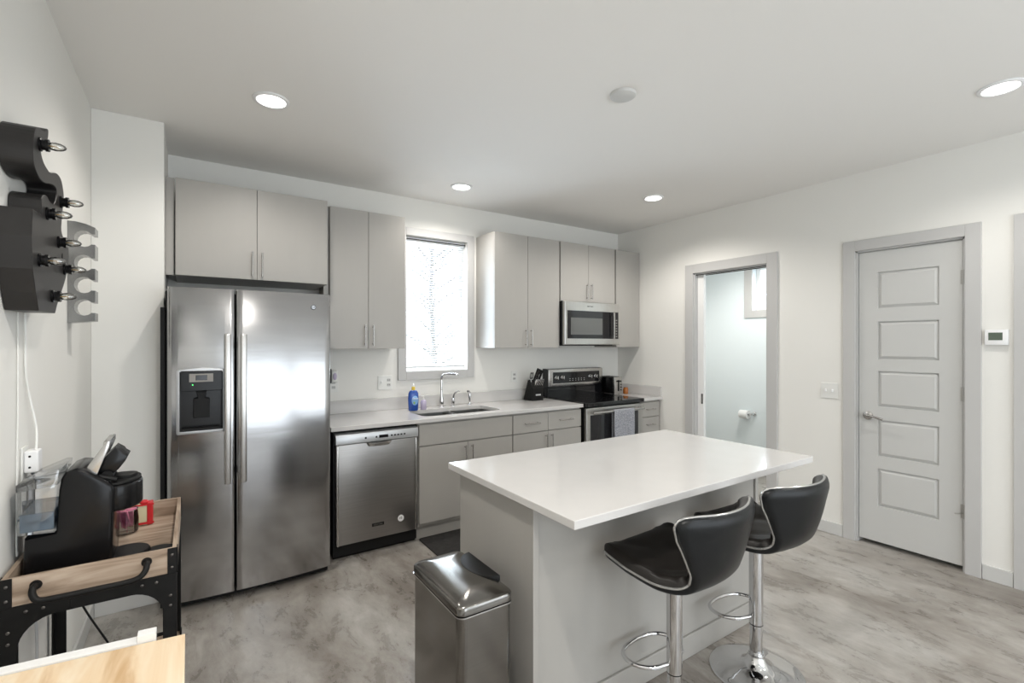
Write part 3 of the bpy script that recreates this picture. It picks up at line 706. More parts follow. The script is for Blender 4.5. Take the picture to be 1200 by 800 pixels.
def stool_surface():
    n = len(PC); m = 20; Mid = []
    for i, p in enumerate(PC):
        s = i / (n - 1); w = interp(wtab, s)[0]; row = []
        k = min(1, max(0, (s - 0.42) / 0.25)); k = k * k * (3 - 2 * k)
        for j in range(m + 1):
            tt = -1 + 2 * j / m; x = w * math.sin(tt * PI / 2 * 0.92) / math.sin(PI / 2 * 0.92)
            u = x / 0.21
            yy = p.x + k * 0.075 * u * u
            zz = p.y + (1 - k) * (0.016 * u * u) - (0.018 * (1 - u * u) * max(0, (s - 0.85) / 0.15) * 0.0)
            row.append(Vector((x, yy, zz)))
        Mid.append(row)
    Nn = []
    for i in range(n):
        r = []
        for j in range(m + 1):
            a = Mid[min(i + 1, n - 1)][j] - Mid[max(i - 1, 0)][j]; c = Mid[i][min(j + 1, m)] - Mid[i][max(j - 1, 0)]
            v = a.cross(c); v.normalize()
            r.append(v)
        Nn.append(r)
    return Mid, Nn, n, m
def stool_part(sign, th, quilt):
    Mid, Nn, n, m = stool_surface(); b = bmesh.new()
    def layer(fn):
        return [[b.verts.new(Mid[i][j] + Nn[i][j] * fn(i, j)) for j in range(m + 1)] for i in range(n)]
    def fall(i, j):
        s = i / (n - 1); t_ = abs(-1 + 2 * j / m)
        e = min(1, (1 - t_) / 0.22) ** 0.5 if t_ < 1 else 0
        f_ = min(1, s / 0.10) ** 0.5 * min(1, (1 - s) / 0.08) ** 0.5
        q_ = 1.0
        if quilt:
            a = (s * 5 + (j / m) * 2) % 1.0; c = (s * 5 - (j / m) * 2) % 1.0
            q_ = 0.80 + 0.20 * min(1, min(abs(math.sin(PI * a)), abs(math.sin(PI * c))) * 2.2)
        return e * f_ * q_
    A = layer(lambda i, j: sign * (0.001)); C = layer(lambda i, j: sign * (0.001 + th * fall(i, j)))
    for i in range(n - 1):
        for j in range(m):
            b.faces.new((A[i][j], A[i][j + 1], A[i + 1][j + 1], A[i + 1][j])); b.faces.new((C[i][j], C[i + 1][j], C[i + 1][j + 1], C[i][j + 1]))
    bmesh.ops.remove_doubles(b, verts=b.verts[:], dist=1e-5)
    bmesh.ops.recalc_face_normals(b, faces=b.faces); q = B(); q.bm.free(); q.bm = b; return q
def stool(label):
    t = thing('bar_stool', label, 'bar stool', (0, 0, 0), 0, 'bar stools at the island', local=True)
    # base disc
    B().lathe([(0, 0), (0.192, 0), (0.195, 0.004), (0.190, 0.008), (0.15, 0.013), (0.10, 0.020), (0.065, 0.032), (0.045, 0.052), (0.036, 0.072), (0.034, 0.076), (0.034, 0.082), (0.031, 0.084), (0.031, 0.092), (0.0, 0.092)], (0, 0, 0), 56).obj('base', 'chrome', t, True)
    B().cyl((0, 0, 0.090), (0, 0, 0.216), 0.0265, seg=32).obj('lower_column', 'chrome', t, True)
    B().cyl((0, 0, 0.2145), (0, 0, 0.219), 0.0290, seg=32).obj('column_ring', 'blackm', t, True)
    B().cyl((0, 0, 0.219), (0, 0, 0.592), 0.0295, seg=32).obj('upper_column', 'chrome', t, True)
    pts = [(-0.026, 0.01, 0.250), (-0.09, 0.03, 0.250), (-0.128, 0.075, 0.249), (-0.128, 0.13, 0.248), (-0.09, 0.172, 0.247), (0, 0.188, 0.247), (0.09, 0.172, 0.247), (0.128, 0.13, 0.248), (0.128, 0.075, 0.249), (0.09, 0.03, 0.250), (0.026, 0.01, 0.250)]
    B().tube(cr_path(pts, 6), 0.0085, 12).obj('footrest', 'chrome', t, True)
    B().cyl((0, -0.01, 0.585), (0, -0.01, 0.603), 0.075, 0.10, seg=24).obj('swivel_plate', 'blackm', t, True)
    st = stool_part(-1, 0.022, False).obj('shell', 'leather', t, True)
    cu = stool_part(1, 0.034, True).obj('cushion', 'leather2', t, True)
    Mid, Nn, n, m = stool_surface()
    loop = [Mid[0][j] for j in range(m + 1)] + [Mid[i][m] for i in range(1, n)] + [Mid[n - 1][j] for j in range(m - 1, -1, -1)] + [Mid[i][0] for i in range(n - 2, 0, -1)]
    lp = []
    for p in loop:
        if not lp or (p - lp[-1]).length > 0.006: lp.append(p)
    B().tube(lp, 0.0046, 8, True).obj('piping', 'piping', cu, True)
    B().tube([(0.03, -0.02, 0.592), (0.09, -0.04, 0.585), (0.135, -0.05, 0.582)], 0.004, 8).obj('lift_lever', 'chrome', t, True)
    return t
s1 = stool('black leather bar stool with chrome column nearer the trash can, left of the pair')
s2 = copy_tree(s1); s2['label'] = 'black leather bar stool with chrome column nearer the closet door, right of the pair'
s1.location = (1.542, 1.183, 0); s1.rotation_euler = (0, 0, math.radians(2))
s2.location = (2.115, 1.183, 0); s2.rotation_euler = (0, 0, math.radians(-3))

# ------------------------------------------------------------------ bar cart
CX0, CY0 = -0.438, 1.885
t = thing('serving_cart', 'wood and dark iron serving cart with tray top against the left wall', 'cart', (CX0, CY0, 0), math.radians(-0.3), local=True)
CW, CD = 0.400, 0.61; TZ = 0.820
B().box(0.012, CW - 0.012, 0.012, CD - 0.012, 0.742, 0.756).obj('tray_floor', 'traywood', t)
B().box(0, CW, 0, 0.012, 0.741, TZ, 0.001).obj('tray_side', 'traywood', t)
B().box(0, CW, CD - 0.012, CD, 0.741, TZ, 0.001).obj('tray_side', 'traywood', t)
B().box(0, 0.012, 0.0122, CD - 0.0122, 0.741, TZ, 0.001).obj('tray_side', 'traywood2', t)
B().box(CW - 0.012, CW, 0.0122, CD - 0.0122, 0.741, TZ, 0.001).obj('tray_side', 'traywood2', t)
for (x, sx_) in ((0, 1), (CW, -1)):
    for (y, sy_) in ((0, 1), (CD, -1)):
        # corner plate on the tray
        a, c = sorted((x - sx_ * 0.003, x + sx_ * 0.024)); e, g = sorted((y - sy_ * 0.003, y))
        pb = B().box(a, c, e, g, 0.741, TZ + 0.001)
        a2, c2 = sorted((x - sx_ * 0.003, x)); e2, g2 = sorted((y - sy_ * 0.003, y + sy_ * 0.024))
        pb.box(a2, c2, e2, g2, 0.741, TZ + 0.001)
        cpz = pb.obj('corner_plate', 'iron', t)
        for z in (0.76, 0.80):
            B().sphere((x + sx_ * 0.012, y - sy_ * 0.003, z), 0.0045, (1, 0.6, 1), 10, 6).obj('rivet', 'rivet', cpz, True)
        # angle-iron leg
        a, c = sorted((x, x + sx_ * 0.036)); e, g = sorted((y, y + sy_ * 0.004))
        lgb = B().box(a, c, e, g, 0, 0.7405)
        a2, c2 = sorted((x, x + sx_ * 0.004)); e2, g2 = sorted((y, y + sy_ * 0.036))
        lgb.box(a2, c2, e2, g2, 0, 0.7405)
        lgo = lgb.obj('leg', 'iron', t)
        # curved gusset on the front / back face
        R = 0.085; gx = x + sx_ * 0.034; gp = [(x, 0.7405), (x + sx_ * 0.145, 0.7405), (x + sx_ * 0.145, 0.700)]
        for k in range(9):
            th = PI / 2 * k / 8
            gp.append((gx + sx_ * (R - R * math.sin(th)), 0.700 - (R - R * math.cos(th))))
        gp += [(gx, 0.58), (x, 0.58)]
        e, g = sorted((y - sy_ * 0.0035, y - sy_ * 0.0002))
        gu = B().prism(gp, 'y', e, g).obj('gusset', 'iron', t)
        for (rx, rz) in ((0.052, 0.722), (0.088, 0.722), (0.016, 0.672), (0.016, 0.640)):
            B().sphere((x + sx_ * rx, y - sy_ * 0.0035, rz), 0.0048, (1, 0.6, 1), 10, 6).obj('rivet', 'rivet', gu, True)
for y in (0.0, CD - 0.004): B().box(0.037, CW - 0.037, y, y + 0.004, 0.698, 0.7405).obj('rail', 'iron', t)
for x in (0.0, CW - 0.004): B().box(x, x + 0.004, 0.037, CD - 0.037, 0.698, 0.7405).obj('rail', 'iron', t)
B().box(0.0045, CW - 0.0045, 0.0045, CD - 0.0045, 0.236, 0.250).obj('lower_shelf', 'traywood', t)
for y in (-0.003, CD): B().box(0, CW, y, y + 0.003, 0.230, 0.262).obj('shelf_rail', 'iron', t)
for x in (-0.003, CW): B().box(x, x + 0.003, 0, CD, 0.230, 0.262).obj('shelf_rail', 'iron', t)
hp = cr_path([(0.072, -0.001, 0.790), (0.070, -0.020, 0.790), (0.072, -0.034, 0.776), (0.085, -0.040, 0.760), (0.12, -0.041, 0.757), (0.20, -0.041, 0.757), (0.27, -0.041, 0.757), (0.305, -0.040, 0.762), (0.322, -0.034, 0.778), (0.325, -0.020, 0.792), (0.323, -0.001, 0.792)], 5)
B().tube(hp, 0.0085, 12).lathe([(0, 0), (0.014, 0), (0.012, 0.006), (0, 0.006)], (0.072, 0, 0.790), 16, RXF).lathe([(0, 0), (0.014, 0), (0.012, 0.006), (0, 0.006)], (0.323, 0, 0.792), 16, RXF).obj('handle', 'iron', t, True)

# ------------------------------------------------------------------ coffee maker (on the tray)
KY0, KY1 = 1.985, 2.175; KZ = 0.757
t = thing('coffee_maker', 'black single-serve pod coffee maker with raised lid on the cart', 'coffee maker', (-0.30, 2.08, KZ))
side = [(-0.418, KZ), (-0.412, 0.893), (-0.343, 0.898), (-0.336, 1.024), (-0.331, 1.060), (-0.320, 1.080), (-0.298, 1.088), (-0.278, 1.084), (-0.222, 1.036), (-0.206, 1.018), (-0.203, 1.0), (-0.206, 0.93), (-0.209, 0.80), (-0.212, KZ)]
B().prism(side, 'y', KY0, KY1, 0.012, 3).obj('body', 'black', t, True)
# rounded brew head projecting over the cup space
hp = [(-0.215, KY0 + 0.015)] + [(-0.205 + 0.068 * math.sin(PI * k / 14), 2.08 - 0.085 * math.cos(PI * k / 14)) for k in range(15)] + [(-0.215, KY1 - 0.015)]
B().prism(hp, 'z', 0.932, 1.018, 0.010, 3).obj('brew_head', 'black', t, True)
B().prism([(x * 1 + (0.0 if x < -0.21 else -0.004), y) for x, y in hp], 'z', 1.0185, 1.026, 0.002).obj('head_rim', 'blackm', t, True)
B().lathe([(0.028, 0), (0.034, 0), (0.034, 0.010), (0.028, 0.010)], (-0.185, 2.08, 1.0255), 20).obj('pod_socket', 'blackm', t, True)
# silver hinged lid handle: an arc standing up, pod holder beneath it
lp = [(-0.290, 1.052), (-0.272, 1.085), (-0.250, 1.122), (-0.230, 1.152), (-0.222, 1.162), (-0.217, 1.160), (-0.219, 1.140), (-0.232, 1.105), (-0.244, 1.070), (-0.256, 1.036)]
B().prism(lp, 'y', 2.005, 2.022, 0.002).prism(lp, 'y', 2.138, 2.155, 0.002).box(-0.234, -0.217, 2.008, 2.152, 1.142, 1.160, 0.003).obj('lid_handle', 'satin', t, True)
B().prism([(-0.252, 1.066), (-0.246, 1.092), (-0.208, 1.134), (-0.190, 1.120), (-0.186, 1.112), (-0.174, 1.102), (-0.181, 1.086), (-0.198, 1.062), (-0.212, 1.050), (-0.235, 1.050)], 'y', 2.03, 2.13, 0.004).obj('pod_holder', 'black', t, True)
B().cyl((-0.226, 2.02, 1.045), (-0.226, 2.14, 1.045), 0.016, seg=16).tube([(-0.245, 2.01, 1.05), (-0.20, 2.01, 1.034)], 0.008, 8).obj('hinge', 'blackm', t, True)
B().lathe([(0, 0), (0.062, 0), (0.064, 0.012), (0.060, 0.018), (0, 0.018)], (-0.180, 2.08, KZ), 32).obj('drip_tray', 'blackm', t, True)
B().box(-0.225, -0.18, 2.02, 2.14, KZ, KZ + 0.017, 0.003).obj('tray_bridge', 'blackm', t)
rs = [(-0.426, 0.906), (-0.345, 0.901), (-0.338, 1.03), (-0.334, 1.068), (-0.340, 1.082), (-0.426, 1.048)]
tank = B().prism(rs, 'y', KY0 - 0.004, KY1 + 0.004, 0.006, 2).obj('water_tank', 'clear', t, True)
B().box(-0.422, -0.346, KY0 + 0.002, KY1 - 0.002, 0.912, 0.966, 0.003).obj('water', 'water', tank)
B().prism([(-0.428, 1.035), (-0.338, 1.045), (-0.332, 1.09), (-0.345, 1.092), (-0.428, 1.056)], 'y', KY0 - 0.005, KY1 + 0.005, 0.004).obj('tank_lid', 'clear', tank, True)
B().tube(cr_path([(-0.405, KY0 + 0.01, 0.932), (-0.385, KY0 + 0.008, 0.938), (-0.360, KY0 + 0.008, 0.936)], 4), 0.005, 8).obj('filter', 'blackm', tank, True)
# its power cord, hanging behind the cart
cb = B().tube(cr_path([(-0.385, 2.19, 0.80), (-0.39, 2.22, 0.764), (-0.42, 2.26, 0.775), (-0.4395, 2.30, 0.84), (-0.4395, 2.40, 0.84), (-0.4395, 2.54, 0.80), (-0.425, 2.56, 0.62), (-0.36, 2.56, 0.42), (-0.28, 2.56, 0.24), (-0.22, 2.57, 0.08), (-0.19, 2.62, 0.006), (-0.22, 2.8, 0.006), (-0.4, 2.9, 0.006)], 6), 0.0038, 8)
tag(cb.obj('power_cord', 'blackm'), 'black power cord hanging behind the serving cart to the floor', 'cord')

# jar, box and coaster on the tray
JX, JY = -0.203, 2.330
t = thing('glass_jar', 'small clear glass jar of pink sweetener packets on the cart tray', 'jar', (JX, JY, KZ))
B().lathe([(0, 0), (0.030, 0), (0.036, 0.006), (0.037, 0.05), (0.034, 0.085), (0.036, 0.088), (0.033, 0.088), (0.034, 0.05), (0.033, 0.009), (0, 0.006)], (JX, JY, KZ), 28).obj('jar_body', 'clear', t, True)
for k in range(9):
    a = k * 0.7; B().box(-0.016, 0.016, -0.002, 0.002, 0, 0.062, 0.001, 1, Matrix.Translation((JX + 0.014 * math.cos(a * 2), JY + 0.016 * math.sin(a * 2), KZ + 0.022 + 0.004 * (k % 3))) @ Matrix.Rotation(a, 4, 'Z') @ Matrix.Rotation(0.25 * math.sin(k), 4, 'X')).obj('sweetener_packet', 'pink', t)
t = thing('tea_box', 'small red and cream packet box behind the glass jar on the tray', 'box', (-0.155, 2.40, KZ))
B().box(-0.205, -0.145, 2.385, 2.425, KZ, KZ + 0.078, 0.002).obj('cream_box', 'cream', t)
B().box(-0.1445, -0.126, 2.383, 2.427, KZ, KZ + 0.086, 0.002).obj('red_box', 'red', t)
B().box(-0.200, -0.122, 2.3815, 2.3845, KZ + 0.004, KZ + 0.012).box(-0.208, -0.204, 2.380, 2.3825, KZ + 0.004, KZ + 0.084).box(-0.20, -0.122, 2.380, 2.3825, KZ + 0.078, KZ + 0.084).obj('red_trim', 'red', t)
B().sphere((-0.155, 2.40, KZ + 0.088), 0.012, (1.3, 1, 0.8)).obj('red_tab', 'red', t, True)
tag(B().lathe([(0, 0), (0.046, 0), (0.048, 0.003), (0.045, 0.007), (0, 0.007)], (-0.090, 2.06, KZ), 28).obj('coaster', 'blackm', None, True), 'round black coaster at the right front corner of the tray', 'coaster')

# ------------------------------------------------------------------ foreground table
t = thing('table', 'light butcher-block table with white frame at the lower left', 'table', (-0.2, 1.0, 0))
B().prism([(-0.012, 1.473), (-0.438, 1.522), (-0.438, 0.60), (-0.010, 0.60)], 'z', 0.712, 0.740, 0.0025).obj('table_top', 'tablewood', t)
B().prism([(-0.110, 1.5180), (-0.438, 1.555), (-0.438, 1.524), (-0.110, 1.487)], 'z', 0.640, 0.7435, 0.001).obj('frame_rail', 'white', t)
B().prism([(-0.1095, 1.4870), (-0.1095, 1.516), (-0.072, 1.512), (-0.072, 1.483)], 'z', 0.0, 0.758, 0.001).obj('leg', 'white', t)
B().box(-0.436, -0.40, 1.45, 1.49, 0, 0.711).obj('leg', 'white', t)
for x in (-0.435, -0.05): B().box(x, x + 0.035, 0.62, 0.655, 0, 0.711).obj('leg', 'white', t)
B().box(-0.435, -0.015, 0.66, 0.68, 0.65, 0.711).obj('frame_rail', 'white', t)

# ------------------------------------------------------------------ things on the left wall
OUT = [(1.954, 1.572), (2.159, 1.575), (2.205, 1.619), (2.305, 1.695), (2.358, 1.76), (2.367, 1.825), (2.305, 1.844), (2.251, 1.867), (2.267, 1.93), (2.289, 1.983), (2.278, 2.019), (2.244, 2.043), (2.183, 2.045), (2.104, 2.022), (2.071, 2.02), (2.018, 2.026), (1.986, 2.041), (1.983, 2.06), (2.049, 2.102), (2.069, 2.138), (2.06, 2.148), (2.018, 2.125), (1.968, 2.116), (1.916, 2.096), (1.893, 2.047), (1.893, 2.006), (1.908, 1.984), (1.946, 1.97), (1.986, 1.966), (2.036, 1.971), (2.104, 1.988), (2.163, 1.993), (2.183, 1.979), (2.163, 1.947), (2.134, 1.93), (2.087, 1.928), (2.053, 1.935), (2.018, 1.93), (1.99, 1.913), (1.986, 1.882), (1.982, 1.863), (1.888, 1.857), (1.876, 1.776), (1.888, 1.687), (1.922, 1.622)]
# smooth only the curved upper ribbon
sm = [OUT[0], OUT[1]] + [(p.x, p.y) for p in cr_path([(a, b, 0) for a, b in OUT[1:40]], 4)][1:] + OUT[40:]
XF = -0.373
t = thing('marquee_sign', 'dark sheet-metal marquee sign with small bare bulbs on the left wall', 'marquee sign', (XF - 0.03, 2.1, 1.57))
B().prism(sm, 'x', XL + 0.002, XF, 0.0015, 1).obj('sign_body', 'sign', t)
B().prism([(2.258, 1.75), (2.262, 1.744), (2.268, 1.75), (2.27, 1.768), (2.268, 1.784), (2.262, 1.79), (2.257, 1.78)], 'x', XF - 0.001, XF + 0.0012).obj('sound_hole', 'blackm', t)
for (y, z) in ((1.958, 2.065), (2.235, 1.962), (2.045, 1.880), (2.2, 1.818), (1.955, 1.722), (2.290, 1.738), (2.112, 1.628)):
    s = B().lathe([(0, 0), (0.020, 0), (0.020, 0.005), (0.015, 0.007), (0.015, 0.013), (0.018, 0.014), (0.018, 0.022), (0, 0.022)], (XF, y, z), 18, Matrix.Rotation(PI / 2, 4, 'Y')).obj('bulb_socket', 'black', t, True)
    B().lathe([(0.006, 0.020), (0.011, 0.026), (0.0125, 0.036), (0.011, 0.048), (0.006, 0.058), (0, 0.061)], (XF, y, z), 16, Matrix.Rotation(PI / 2, 4, 'Y')).obj('bulb', 'bulb', s, True)
    B().cyl((XF + 0.022, y, z), (XF + 0.042, y, z), 0.0015, seg=6).obj('filament', 'bulbfil', s)

rk = B().prism([(-0.4465, 1.565), (-0.354, 1.575), (-0.354, 1.990), (-0.385, 2.003), (-0.42, 2.010), (-0.4465, 2.010)], 'y', 2.806, 2.888, 0.001).obj('bottle_rack', 'rack', None)
def keyhole(z):
    pts = [(-0.34, z + 0.023)]
    for k in range(13):
        a = math.radians(40 + (320 - 40) * k / 12); pts.append((-0.392 + 0.033 * math.cos(a) * 1.0, z + 0.036 * math.sin(a)))
    pts.append((-0.34, z - 0.023)); return pts
cut(rk, [B().prism(keyhole(z), 'y', 2.7, 3.0) for z in (1.937, 1.830, 1.733, 1.634)])
tag(rk, 'steel wall rack with four keyhole bottle cut-outs beside the marquee sign', 'bottle rack')

t = thing('wall_outlet', 'white outlet with plugged adapter on the left wall above the cart', 'outlet', (XL, 2.15, 1.06))
B().box(XL + 0.0005, XL + 0.006, 2.115, 2.188, 1.030, 1.145, 0.002).obj('plate', 'plastic', t)
ad = B().box(XL + 0.006, XL + 0.040, 2.125, 2.178, 1.062, 1.132, 0.005).obj('adapter', 'white2', t)
for z in (1.08, 1.115): B().cyl((XL + 0.02, 2.1245, z), (XL + 0.02, 2.1255, z), 0.0035, seg=10).obj('socket_hole', 'blackm', ad)
c = B().tube(cr_path([(XL + 0.03, 2.15, 1.130), (XL + 0.025, 2.178, 1.20), (XL + 0.010, 2.175, 1.30), (XL + 0.006, 2.150, 1.38), (XL + 0.006, 2.145, 1.48), (XL + 0.006, 2.14, 1.571)], 6), 0.0032, 8)
tag(c.obj('sign_cord', 'plastic'), 'thin white cord running from the marquee sign down to the outlet', 'cord')
c = B().tube(cr_path([(XL + 0.005, 2.07, 1.571), (XL + 0.005, 2.07, 1.3), (XL + 0.005, 2.06, 1.1), (XL + 0.006, 2.05, 0.85), (XL + 0.006, 2.06, 0.84)], 6), 0.0022, 6)
tag(c.obj('hanging_wire', 'plastic'), 'thin straight white wire hanging down the left wall beside the outlet', 'cord')
c = B().tube(cr_path([(XL + 0.02, 2.155, 1.062), (XL + 0.018, 2.16, 1.02), (XL + 0.008, 2.19, 0.9), (XL + 0.006, 2.215, 0.7), (XL + 0.02, 2.21, 0.5), (XL + 0.02, 2.20, 0.3), (XL + 0.018, 2.2, 0.1)], 6), 0.004, 8)
tag(c.obj('outlet_cord', 'rail'), 'grey cord dropping from the outlet down behind the serving cart', 'cord')

# ------------------------------------------------------------------ wall plates
def plate(name, label, cat, x0, x1, z0, z1, kind):
    t = thing(name, label, cat, ((x0 + x1) / 2, YB, z0)); y = YB - 0.0005
    B().box(x0, x1, y - 0.006, y, z0, z1, 0.002).obj('plate', 'plastic', t)
    n = 2 if kind == 'mixed' else 1; w = (x1 - x0) / n
    for i in range(n):
        cx = x0 + w * (i + 0.5); cz = (z0 + z1) / 2
        if kind == 'mixed' and i == 0: B().box(cx - 0.005, cx + 0.005, y - 0.016, y - 0.006, cz - 0.004, cz + 0.014, 0.001).obj('toggle', 'white2', t)
        else:
            for s in (-1, 1):
                r = B().vbox(cx - 0.016, cx + 0.016, cz + s * 0.02 - 0.013, cz + s * 0.02 + 0.013, 0, 0.0015, 0.008); r.bm.transform(Matrix.Translation((0, y - 0.006, 0)) @ RXF)
                rr = r.obj('receptacle', 'recept', t)
                for q_ in (-1, 1): B().box(cx + q_ * 0.006 - 0.0017, cx + q_ * 0.006 + 0.0017, y - 0.0081, y - 0.0074, cz + s * 0.02 - 0.004, cz + s * 0.02 + 0.005).obj('slot', 'blackm', rr)
plate('switch_plate', 'white double wall plate with toggle and receptacle left of the window', 'wall plate', 1.300, 1.422, 1.087, 1.203, 'mixed')
plate('wall_outlet', 'white single outlet on the back wall near the knife block', 'outlet', 2.64, 2.712, 1.087, 1.203, 'outlet')
plate('wall_outlet', 'white single outlet beside the refrigerator holding the air freshener', 'outlet', 0.905, 0.978, 1.087, 1.203, 'outlet')
t = thing('air_freshener', 'plug-in air freshener with dark side on the outlet by the refrigerator', 'air freshener', (0.94, YB - 0.03, 1.165))
B().box(0.918, 0.966, YB - 0.050, YB - 0.0085, 1.168, 1.262, 0.010, 3).obj('housing', 'plastic', t, True)
B().sphere((0.942, YB - 0.050, 1.215), 0.022, (0.7, 0.35, 1.3)).obj('scent_window', 'lilac', t, True)
B().box(0.910, 0.9178, YB - 0.046, YB - 0.010, 1.16, 1.275, 0.003).obj('shade', 'leather2', t)
# switches on the right wall
t = thing('light_switch', 'white double-toggle light switch plate left of the closet door', 'light switch', (XR, 1.73, 1.04))
B().box(XR - 0.0065, XR - 0.0005, 1.670, 1.788, 1.048, 1.168, 0.002).obj('plate', 'plastic', t)
for y in (1.706, 1.752): B().box(XR - 0.018, XR - 0.0065, y - 0.005, y + 0.005, 1.100, 1.120, 0.001).obj('toggle', 'white2', t)
t = thing('thermostat', 'white wall thermostat with grey-green screen right of the closet door', 'thermostat', (XR, 0.79, 1.46))
B().box(XR - 0.028, XR - 0.0005, 0.742, 0.846, 1.465, 1.560, 0.004).obj('housing', 'white2', t, True)
B().box(XR - 0.0295, XR - 0.0278, 0.765, 0.828, 1.495, 1.542, 0.0005).obj('screen', 'lcd', t)
# toilet paper holder in the bathroom
t = thing('toilet_paper_holder', 'chrome toilet paper holder on the bathroom wall through the doorway', 'toilet paper holder', (5.75, 3.30, 0.60))
B().lathe([(0, 0), (0.026, 0), (0.026, 0.007), (0.012, 0.012), (0.010, 0.06), (0, 0.06)], (5.7495, 3.235, 0.610), 20, Matrix.Rotation(-PI / 2, 4, 'Y')).cyl((5.694, 3.235, 0.610), (5.694, 3.40, 0.610), 0.0075, seg=12).obj('arm', 'chrome', t, True)
rl = B().lathe([(0.020, 0), (0.052, 0), (0.052, 0.105), (0.020, 0.105), (0.020, 0.0)], (5.694, 3.385, 0.597), 28, Matrix.Rotation(PI / 2, 4, 'X')).obj('toilet_paper_roll', 'paper', None, True)
tag(rl, 'white toilet paper roll on the chrome holder in the bathroom', 'toilet paper')

# ------------------------------------------------------------------ blind
t = thing('window_blind', 'white horizontal mini blind hanging open in the sink window', 'blind', (1.84, YB + 0.05, 1.25))
B().box(1.552, 2.136, YB + 0.030, YB + 0.068, 2.372, 2.408, 0.002).obj('head_rail', 'slat', t)
B().box(1.552, 2.136, YB + 0.012, YB + 0.020, 2.385, 2.393, 0.001).obj('tension_rod', 'blackm', t)
sl = B(); z = 1.290
while z < 2.365:
    sl.box(1.553, 2.135, YB + 0.037, YB + 0.061, z, z + 0.0007, mtx=Matrix.Translation((0, YB + 0.049, z)) @ Matrix.Rotation(math.radians(-6), 4, 'X') @ Matrix.Translation((0, -YB - 0.049, -z))); z += 0.0205
sl.obj('slats', 'slat', t)
B().box(1.552, 2.136, YB + 0.036, YB + 0.062, 1.258, 1.274, 0.003).obj('bottom_rail', 'rail', t)
for x in (1.66, 2.02): B().cyl((x, YB + 0.030, 1.25), (x, YB + 0.030, 2.375), 0.0008, seg=5).sphere((x, YB + 0.030, 1.243), 0.006, (1, 1, 1.3), 8, 6).obj('ladder_cord', 'slat', t)

# ------------------------------------------------------------------ worktop things
SX, SY = 1.545, 3.79
t = thing('dish_soap_bottle', 'blue dish soap bottle with yellow cap left of the sink', 'soap bottle', (SX, SY, 0.914))
def oval(prof, c, sx_, sy_): return B().lathe(prof, c, 28, Matrix.Diagonal((sx_, sy_, 1, 1)))
oval([(0, 0), (0.030, 0), (0.034, 0.006), (0.036, 0.05), (0.038, 0.10), (0.035, 0.145), (0.026, 0.165), (0.012, 0.172), (0, 0.172)], (SX, SY, 0.914), 1.22, 0.75).obj('bottle', 'blue', t, True)
oval([(0.0, 0), (0.014, 0), (0.016, 0.01), (0.012, 0.03), (0, 0.03)], (SX, SY, 1.085), 1, 1).obj('cap', 'yellow', t, True)
oval([(0, 0), (0.010, 0), (0.009, 0.018), (0.004, 0.024), (0, 0.024)], (SX, SY, 1.114), 1, 1).obj('cap_tip', 'white2', t, True)
lb_ = B().sphere((SX + 0.004, SY - 0.026, 1.000), 0.030, (0.95, 0.16, 1.35)); lb_.obj('label', 'bluel', t, True)
text('label_lettering', 'Dawn', 0.022, (SX + 0.006, SY - 0.0325, 1.017), RXF, 'white2', t)
B().sphere((SX - 0.004, SY - 0.031, 0.982), 0.009, (1, 0.3, 1.2)).obj('label_mark', 'green', t, True)
t = thing('hand_soap_bottle', 'small clear and lilac soap bottle beside the blue dish soap', 'soap bottle', (1.640, 3.80, 0.914))
oval([(0, 0), (0.020, 0), (0.023, 0.005), (0.023, 0.06), (0.018, 0.078), (0.008, 0.084), (0, 0.084)], (1.640, 3.80, 0.914), 1.15, 0.8).obj('bottle', 'lilac', t, True)
oval([(0, 0), (0.009, 0), (0.009, 0.014), (0.004, 0.018), (0.004, 0.028), (0, 0.028)], (1.640, 3.80, 0.998), 1, 1).box(1.618, 1.646, 3.794, 3.806, 1.024, 1.032, 0.002).obj('pump', 'plastic', t, True)

# knife block
KB = (2.825, 3.915); KA = math.radians(-88)
t = thing('knife_block', 'black slanted knife block on the worktop left of the range', 'knife block', (KB[0], KB[1], 0.914), KA, local=True)
prof = [(0.0, 0.0), (0.070, 0.195), (0.092, 0.205), (0.158, 0.120), (0.140, 0.0)]
B().prism(prof, 'y', -0.070, 0.070, 0.003).obj('block', 'blackm', t)
B().box(0.1475, 0.1525, -0.030, 0.030, 0.050, 0.064, 0.0004).obj('emblem', 'rail', t)
ND = Vector((0.79, 0, 0.613)).normalized()       # knives leave the slanted face
ND = Vector((0.50, 0, 0.866))
def knife(kind, f_, ly, L, label, grp):
    k = thing(kind, label, 'knife', (0, 0, 0), 0, grp, local=True)
    lx = 0.092 + 0.066 * f_; zb = 0.205 - 0.085 * f_
    mt = Matrix.Translation((lx, ly, zb)) @ ND.to_track_quat('Z', 'X').to_matrix().to_4x4()
    B().box(-0.008, 0.008, -0.0008, 0.0008, -0.05, 0.012, mtx=mt).obj('blade', 'satin', k)
    if kind == 'steak_knife':
        B().box(-0.0075, 0.0075, -0.0040, 0.0040, 0.0085, L, 0.0015, 2, mt).obj('handle', 'chrome', k, True)
    else:
        B().box(-0.011, 0.011, -0.0065, 0.0065, 0.010, L, 0.003, 2, mt).obj('handle', 'blackm', k, True)
        B().box(-0.0116, 0.0116, -0.0024, 0.0024, 0.011, L + 0.0006, mtx=mt).obj('tang', 'chrome', k)
    k.location = (KB[0], KB[1], 0.914); k.rotation_euler = (0, 0, KA)
    return k
for i, y in enumerate((-0.040, -0.022, -0.004, 0.014, 0.032, 0.050)):
    knife('steak_knife', 0.72, y, 0.078, 'steel-handled steak knife in the front row of the knife block', 'steak knives in the knife block')
